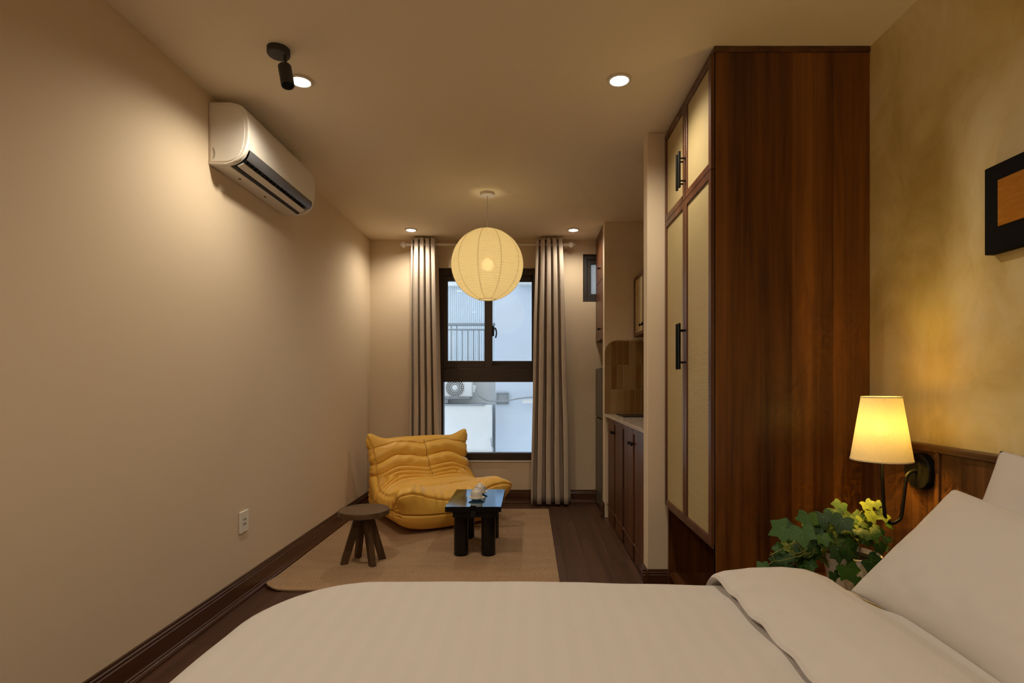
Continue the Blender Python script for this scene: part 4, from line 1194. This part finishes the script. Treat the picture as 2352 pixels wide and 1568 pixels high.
# ================================================================== yellow lounge chair
CXc, CYc, CRZ = -0.887, 4.890, R(33)
ch = thing('lounge_chair', 'low yellow leather pleated lounge chair without legs', 'chair', (CXc, CYc, 0.010), rz=CRZ)
OUT = [(-0.36, 0.012), (-0.490, 0.018), (-0.552, 0.070), (-0.582, 0.150), (-0.586, 0.240), (-0.560, 0.320), (-0.500, 0.366), (-0.420, 0.378), (-0.335, 0.366), (-0.245, 0.350), (-0.155, 0.342), (-0.080, 0.346), (-0.015, 0.364), (0.040, 0.404), (0.084, 0.452), (0.120, 0.506), (0.152, 0.564), (0.182, 0.622), (0.210, 0.670), (0.246, 0.698), (0.285, 0.702), (0.318, 0.678), (0.334, 0.610), (0.343, 0.500), (0.347, 0.370), (0.345, 0.230), (0.334, 0.110), (0.300, 0.030), (0.220, 0.012), (0.05, 0.010), (-0.16, 0.010)]
# dense closed outline by Catmull-Rom
def closed_curve(pts, n):
    out = []; N = len(pts)
    for i in range(N):
        p0, p1, p2, p3 = [Vector(pts[(i+k-1) % N]) for k in range(4)]
        for k in range(n):
            t_ = k/n
            out.append(0.5*((2*p1) + (p2-p0)*t_ + (2*p0-5*p1+4*p2-p3)*t_*t_ + (3*p1-p0-3*p2+p3)*t_**3))
    return out
dense = closed_curve(OUT, 24)
acc = [0.0]
for a, b_ in zip(dense, dense[1:]): acc.append(acc[-1] + (b_-a).length)
total = acc[-1] + (dense[0]-dense[-1]).length
def at_len(s_):
    s_ %= total
    lo, hi = 0, len(acc)-1
    while hi-lo > 1:
        m_ = (lo+hi)//2
        if acc[m_] <= s_: lo = m_
        else: hi = m_
    if s_ >= acc[-1]:
        f = (s_-acc[-1])/max(1e-9, total-acc[-1]); return dense[-1].lerp(dense[0], f)
    f = (s_-acc[lo])/max(1e-9, acc[lo+1]-acc[lo]); return dense[lo].lerp(dense[lo+1], f)
def len_at(pt):
    pt = Vector(pt)
    return acc[min(range(len(dense)), key=lambda i: (dense[i]-pt).length)]
SP = [Vector(p) for p in ((-0.430, 0.195), (-0.02, 0.185), (0.200, 0.205), (0.268, 0.600))]
def nearest_spine(p):
    best = None
    for a, b_ in zip(SP, SP[1:]):
        t_ = max(0, min(1, (p-a).dot(b_-a)/(b_-a).length_squared)); q = a + (b_-a)*t_
        d = (p-q).length
        if best is None or d < best[0]: best = (d, q)
    return best[1]
NVc, NUc = 900, 130
HW = 0.487
s_front_low, s_front_top = len_at((-0.582, 0.150)), len_at((-0.566, 0.310))
s_seat0, s_crease, s_back_top = len_at((-0.500, 0.366)), len_at((-0.02, 0.366)), len_at((0.215, 0.674))
s_tr = len_at((0.318, 0.678)); s_rear = len_at((0.334, 0.110))
# seams across seat and back (arc length), close together around the crease, wide on the upper back
L1 = s_back_top - s_crease
seams = [s_crease + L1*f for f in (0.985, 0.66, 0.38, 0.255, 0.145, 0.05)]
seams += [s_crease - q for q in (0.042, 0.088, 0.138, 0.192, 0.250, 0.310)]
seams = sorted(seams)
front_seams = [s_front_low, s_front_top]
rear_seams = [s_tr + (s_rear-s_tr)*f for f in (0.0, 0.25, 0.5, 0.75, 1.0)]
def pleat(s_, u):
    au = abs(u)
    # centre dip and side droop of the quilting lines
    sh = 0.052*math.exp(-au/0.26) + 0.085*sstep(0.50, 1.0, au) - 0.012
    v = 0.0
    sv = s_ + sh*sstep(s_seat0-0.02, s_seat0+0.12, s_)
    if seams[0]-0.02 <= sv <= seams[-1]+0.02:
        for a, b_ in zip(seams, seams[1:]):
            if a <= sv < b_:
                f = (sv-a)/(b_-a); w_ = min(1.0, 0.42+(b_-a)/0.16)
                v += 0.027*w_*(1-abs(2*f-1)**1.8) - 0.006
                v -= 0.008*math.exp(-((min(sv-a, b_-sv))/0.0045)**2)
    for q in front_seams:
        v -= 0.014*math.exp(-((s_-q)/0.009)**2)
    for q in rear_seams:
        v -= 0.012*math.exp(-((s_-q)/0.014)**2)
    return v
ring_pts = [at_len(total*j/NVc) for j in range(NVc)]
ring_sp = [nearest_spine(p) for p in ring_pts]
verts = []; info = []
ne = 2.9
for i in range(NUc):
    ph = -math.pi/2 + math.pi*i/(NUc-1)
    sn, cs = math.sin(ph), math.cos(ph)
    u = math.copysign(abs(sn)**(2/ne), sn); tt = abs(cs)**(2/ne)
    tt = max(tt, 0.02)
    for j in range(NVc):
        s_ = total*j/NVc
        P_, S_ = ring_pts[j], ring_sp[j]
        q = S_ + (P_-S_)*tt
        x_ = u*HW
        y_, z_ = q.x, q.y
        au = abs(u)
        # front corners rise into low arms, the middle of the front sags
        fr = sstep(-0.22, -0.52, y_)*sstep(0.12, 0.32, z_)
        z_ += fr*(0.058*math.exp(-((au-0.78)/0.24)**2) - 0.060*math.exp(-(au/0.48)**2))
        # the front bulges in plan, the corners stick out
        if y_ < -0.3: y_ += 0.020*(1-au*au)*sstep(-0.3, -0.55, y_)
        # back slightly wider at the top, narrower waist
        if y_ > -0.05:
            x_ *= 1 - 0.050*sstep(0.25, 0.45, z_)*sstep(-0.05, 0.1, y_) + 0.030*sstep(0.5, 0.70, z_)
        verts.append(Vector((x_, y_, z_))); info.append((s_, u, tt))
def vid(i, j): return i*NVc + (j % NVc)
# normals from neighbours
nrm = []
for i in range(NUc):
    for j in range(NVc):
        a = verts[vid(min(i+1, NUc-1), j)] - verts[vid(max(i-1, 0), j)]
        b_ = verts[vid(i, j+1)] - verts[vid(i, j-1)]
        n = b_.cross(a)
        nrm.append(n.normalized() if n.length > 1e-12 else Vector((0, 0, 0)))
# orient outwards
tst = vid(NUc//2, int(NVc*s_crease/total))
sg = 1.0 if nrm[tst].z > 0 else -1.0
ears = [(Vector((sx_*0.430, 0.265, 0.665)), Vector((sx_*0.050, 0.0, 0.080)), 0.070) for sx_ in (-1, 1)]
ears += [(Vector((sx_*0.430, -0.530, 0.330)), Vector((sx_*0.085, -0.070, 0.012)), 0.095) for sx_ in (-1, 1)]
outv = []
for k_, v in enumerate(verts):
    s_, u, tt = info[k_]
    p = v.copy()
    au = abs(u)
    d = pleat(s_, u)
    side = sstep(0.90, 0.60, tt)
    if au > 0.93:
        # gathers on the flanks
        d = d*(1-0.15*side) + 0.004*side*math.sin(s_*95 + 2*nz(s_*9, tt*3))
        d -= 0.016*math.exp(-((tt-0.50)/0.10)**2)*0.6
    if s_ > s_crease-0.02 and s_ < s_back_top+0.03:
        d -= 0.013*math.exp(-(u/0.016)**2)*sstep(s_crease-0.02, s_crease+0.06, s_)
    if s_seat0-0.20 < s_ < s_seat0+0.1:
        # small gathers over the front roll
        d += 0.0055*math.sin(u*42 + 3*nz(u*6, s_*5))*sstep(0.02, 0.10, s_seat0+0.10-s_)*sstep(s_seat0-0.2, s_seat0-0.1, s_)
    if s_ > s_crease+0.4*L1 and s_ < s_back_top:
        d += 0.004*math.sin((u*0.9 - (s_-s_crease)*2.2*math.copysign(1, -u))*22)*math.exp(-((au-0.3)/0.22)**2)
    p += nrm[k_]*sg*d
    for c, dv_, rad in ears:
        w_ = math.exp(-((v-c).length/rad)**2)
        p += dv_*w_
    p.z = max(p.z, 0.002)
    outv.append(p)
bm = bmesh.new()
V = [bm.verts.new(p) for p in outv]
for i in range(NUc-1):
    for j in range(NVc):
        bm.faces.new((V[vid(i, j)], V[vid(i+1, j)], V[vid(i+1, j+1)], V[vid(i, j+1)]))
for i in (0, NUc-1):
    bm.faces.new([V[vid(i, j)] for j in range(NVc)])
mb = MB(); mb.bm = bm
mb.build('upholstery', 'yellow_leather', ch, smooth=True, local=True)
# stitched seams: thin cords laid in the grooves
def surf(s_, u_):
    best = min(range(NUc), key=lambda i: abs(info[i*NVc][1]-u_))
    return outv[vid(best, int(round(NVc*s_/total)))]
us = [info[i*NVc][1] for i in range(NUc)]
for q in front_seams:
    j = int(round(NVc*q/total))
    pth = [outv[vid(i, j)] + Vector((0, -0.001, 0)) for i in range(NUc) if abs(us[i]) < 0.985]
    MB().tube(pth, 0.0022, 6).build('front_seam', 'leather_seam', ch, smooth=True, local=True)
for q in seams[:-1]:
    pth = []
    for i in range(NUc):
        u = us[i]; au = abs(u)
        if au > 0.975: continue
        sh = 0.052*math.exp(-au/0.26) + 0.085*sstep(0.50, 1.0, au) - 0.012
        s_ = q
        for _ in range(5): s_ = q - sh*sstep(s_seat0-0.02, s_seat0+0.12, s_)
        f = NVc*s_/total; j = int(f)
        p = outv[vid(i, j)].lerp(outv[vid(i, j+1)], f-j)
        n = (nrm[vid(i, j)]*sg)
        pth.append(p + n*0.0012)
    MB().tube(pth, 0.0017, 6).build('quilt_seam', 'leather_seam', ch, smooth=True, local=True)
ic = NUc//2
pth = [outv[vid(ic, j)] + Vector((0, -0.001, 0.001)) for j in range(int(NVc*(s_crease+0.03)/total), int(NVc*s_back_top/total), 2)]
MB().tube(pth, 0.0022, 6).build('centre_seam', 'leather_seam', ch, smooth=True, local=True)

# ================================================================== coffee table
TX0, TX1, TY0, TY1, TZ = -0.571, -0.190, 3.700, 4.310, 0.366
zb = 0.0100
t = thing('coffee_table', 'low glossy black table on four thick round legs', 'table', ((TX0+TX1)/2, (TY0+TY1)/2, zb))
tcx = (TX0+TX1)/2
nw = 0.021
top = [(TX0, TY0), (tcx-nw, TY0), (tcx-nw, TY0+0.030), (tcx+nw, TY0+0.030), (tcx+nw, TY0), (TX1, TY0), (TX1, TY1), (tcx+nw, TY1), (tcx+nw, TY1-0.030), (tcx-nw, TY1-0.030), (tcx-nw, TY1), (TX0, TY1)]
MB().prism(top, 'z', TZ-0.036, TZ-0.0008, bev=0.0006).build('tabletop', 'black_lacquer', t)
MB().prism(top, 'z', TZ-0.0008, TZ).build('reflection_layer', 'blue_reflection_tint', t)  # thin mirror layer over the black top, tinted with the painted blue reflection
for y0 in (TY0+0.045, TY1-0.115):
    MB().box(TX0+0.045, TX1-0.030, y0, y0+0.070, TZ-0.084, TZ-0.0365, 0.002).build('cross_beam', 'black_matte', t)
MB().box(tcx-nw+0.001, tcx+nw-0.001, TY0+0.012, TY1-0.012, TZ-0.078, TZ-0.0368, 0.001).build('long_beam', 'black_matte', t)
for xq in (-0.474, -0.284):
    for yq in (TY0+0.105, TY1-0.080):
        MB().lathe([(0, 0), (0.046, 0), (0.050, 0.004), (0.050, TZ-0.060-zb), (0, TZ-0.060-zb)], (xq, yq, zb+0.0002), 36).build('leg', 'black_lacquer', t, smooth=True, auto=40)

# tea cups
def cup(x, y, label, rot):
    z = TZ + 0.0005
    t = thing('teacup', label, 'teacup', (x, y, z), group='teacups on saucers')
    MB().lathe([(0, 0.0), (0.030, 0.0), (0.032, 0.004), (0.046, 0.009), (0.059, 0.017), (0.0585, 0.0195), (0.045, 0.013), (0.030, 0.0085), (0, 0.008)], (x, y, z), 40).build('saucer', 'ceramic', t, smooth=True)
    mb = MB()
    n, m_ = 72, 26
    def f(i, j):
        a = 2*math.pi*i/n; q = j/(m_-1)
        prof_ = [(0.0425, 0.0), (0.0430, 0.006), (0.0425, 0.022), (0.0410, 0.034), (0.037, 0.046), (0.029, 0.055), (0.020, 0.059), (0.019, 0.064), (0.015, 0.065), (0.0001, 0.062)]
        ff = q*(len(prof_)-1); k_ = min(int(ff), len(prof_)-2); fr = ff-k_
        r_ = prof_[k_][0]*(1-fr) + prof_[k_+1][0]*fr; h_ = prof_[k_][1]*(1-fr) + prof_[k_+1][1]*fr
        dim = 0.0016*math.sin(a*12 + (math.pi if (int(h_*110) % 2) else 0))*sstep(0.018, 0.026, h_)*sstep(0.060, 0.054, h_)
        r_ = max(0.0001, r_ + dim)
        return Vector((x + r_*math.cos(a), y + r_*math.sin(a), z + 0.0135 + h_))
    mb.grid(f, n, m_, wrapu=True)
    mb.build('cup', 'ceramic', t, smooth=True)
cup(-0.378, 3.925, 'upturned white teacup on a saucer at the front of the black table', 0)
cup(-0.372, 4.130, 'upturned white teacup on a saucer farther back on the black table', 40)

# ================================================================== stool
SX, SY = -1.108, 3.655
t = thing('stool', 'round dark wooden stool on four splayed plank legs', 'stool', (SX, SY, 0.0100))
ZT = 0.362
MB().lathe([(0, ZT-0.037), (0.163, ZT-0.037), (0.167, ZT-0.034), (0.167, ZT-0.003), (0.164, ZT), (0, ZT)], (SX, SY, 0), 64).build('seat', 'stool_wood', t, smooth=True, auto=35)
for fx_, fy_ in ((-0.105, -0.052), (-0.062, 0.080), (0.076, -0.085), (0.098, 0.052)):
    r_ = math.hypot(fx_, fy_); ux, uy = fx_/r_, fy_/r_
    bm = bmesh.new()
    wt, wb_, tk = 0.052, 0.046, 0.021
    top_c = Vector((SX + ux*0.032, SY + uy*0.032, ZT-0.0375)); bot_c = Vector((SX + ux*(r_+0.012), SY + uy*(r_+0.012), 0.0100))
    # plank: broad face radial, thin across
    rad, tan = Vector((ux, uy, 0)), Vector((-uy, ux, 0))
    ring_t = [top_c + rad*(sr*wt/2) + tan*(st*tk) for sr, st in ((-1,-1),(1,-1),(1,1),(-1,1))]
    ring_b = [bot_c + rad*(sr*wb_/2) + tan*(st*tk*0.85) for sr, st in ((-1,-1),(1,-1),(1,1),(-1,1))]
    a = [bm.verts.new(p) for p in ring_b]; b_ = [bm.verts.new(p) for p in ring_t]
    bm.faces.new(a[::-1]); bm.faces.new(b_)
    for k in range(4): bm.faces.new((a[k], a[(k+1) % 4], b_[(k+1) % 4], b_[k]))
    bmesh.ops.bevel(bm, geom=list(bm.edges), offset=0.0025, segments=1, profile=0.5, affect='EDGES')
    mb = MB(); mb.bm = bm
    mb.build('leg', 'stool_leg_wood', t)

# ================================================================== curtains
RZ, RYc = 2.572, 5.372
t = thing('curtain_rod', 'white curtain rod with turned finials above the window', 'curtain rod', (-0.42, RYc, RZ))
rx0, rx1 = xx(945, FPX/RYc), xx(1294, FPX/RYc)
MB().tube([(rx0-0.03, RYc, RZ), (rx1+0.03, RYc, RZ)], 0.0125, 16).build('rod', 'white_metal', t, smooth=True, auto=40)
for xe, sg_ in ((rx0-0.03, -1), (rx1+0.03, 1)):
    fp = [(0, -0.002), (0.017, 0.0), (0.014, 0.006), (0.010, 0.014), (0.014, 0.022), (0.026, 0.034), (0.030, 0.046), (0.027, 0.058), (0.016, 0.068), (0.009, 0.072), (0.011, 0.079), (0.007, 0.086), (0, 0.088)]
    MB().lathe([(r_, sg_*h_) for r_, h_ in fp], (xe, RYc, RZ), 20, 'x').build('finial', 'white_metal', t, smooth=True)
for xb_ in (rx0-0.012, rx1+0.012):
    MB().tube([(xb_, YB-0.001, RZ), (xb_, RYc+0.004, RZ)], 0.008, 10).build('bracket', 'white_metal', t, smooth=True)
def curtain(label, x0t, x1t, x0b, x1b, nfold, seed, rings_at):
    t = thing('curtain', label, 'curtain', ((x0b+x1b)/2, RYc, 0.02), group='floor length window curtains')
    nS, nZ = 260, 36
    z0, z1 = 0.022, 2.632
    def f(i, j):
        s_ = i/(nS-1); q = j/(nZ-1)
        z_ = z0 + (z1-z0)*q
        e = 1-q
        xa = x0t + (x0b-x0t)*e**0.8; xb_ = x1t + (x1b-x1t)*e**0.8
        ph = 2*math.pi*nfold*s_ + 0.25*math.sin(seed+3*e)
        amp = 0.046*(0.95 + 0.25*nz(s_*nfold*1.1+seed, e*0.8)) * (1.0 + 0.25*e)
        # deep rounded folds: front crests broad, valleys pinched
        y_ = RYc - amp + 2*amp*(0.5-0.5*math.cos(ph))**1.5 + 0.010*nz(s_*6+seed, z_*0.9)
        x_ = xa + (xb_-xa)*s_ + 0.011*math.sin(2*ph) + 0.008*e*nz(s_*5, z_*1.3+seed)
        return Vector((x_, y_, z_))
    mb = MB(); mb.grid(f, nS, nZ)
    o = mb.build('cloth', 'curtain_cloth', t, smooth=True)
    md = o.modifiers.new('thickness', 'SOLIDIFY'); md.thickness = 0.0025; md.offset = 0
    for s_ in rings_at:
        xr = x0t + (x1t-x0t)*s_
        pr_ = []
        mb = MB(); mb.lathe([(0.021, -0.003), (0.029, -0.003), (0.029, 0.003), (0.021, 0.003)], (xr, RYc, RZ), 24, 'x', closed=True)
        mb.build('grommet', 'cream_metal', t, smooth=True, auto=40)
pc = FPX/(RYc-0.03)
curtain('floor length beige curtain behind the yellow chair', xx(944, pc), xx(1001, pc), xx(940, pc), xx(1013, pc), 4.5, 1.0, (1/9*0.5, 1/9*2.5, 1/9*4.5, 1/9*6.5, 0.985))
curtain('floor length beige curtain between the window and the fridge', xx(1233, pc), xx(1293, pc), xx(1219, pc), xx(1312, pc), 4.5, 4.0, (0.015, 1/9*2.5, 1/9*4.5, 1/9*6.5, 1/9*8.5))
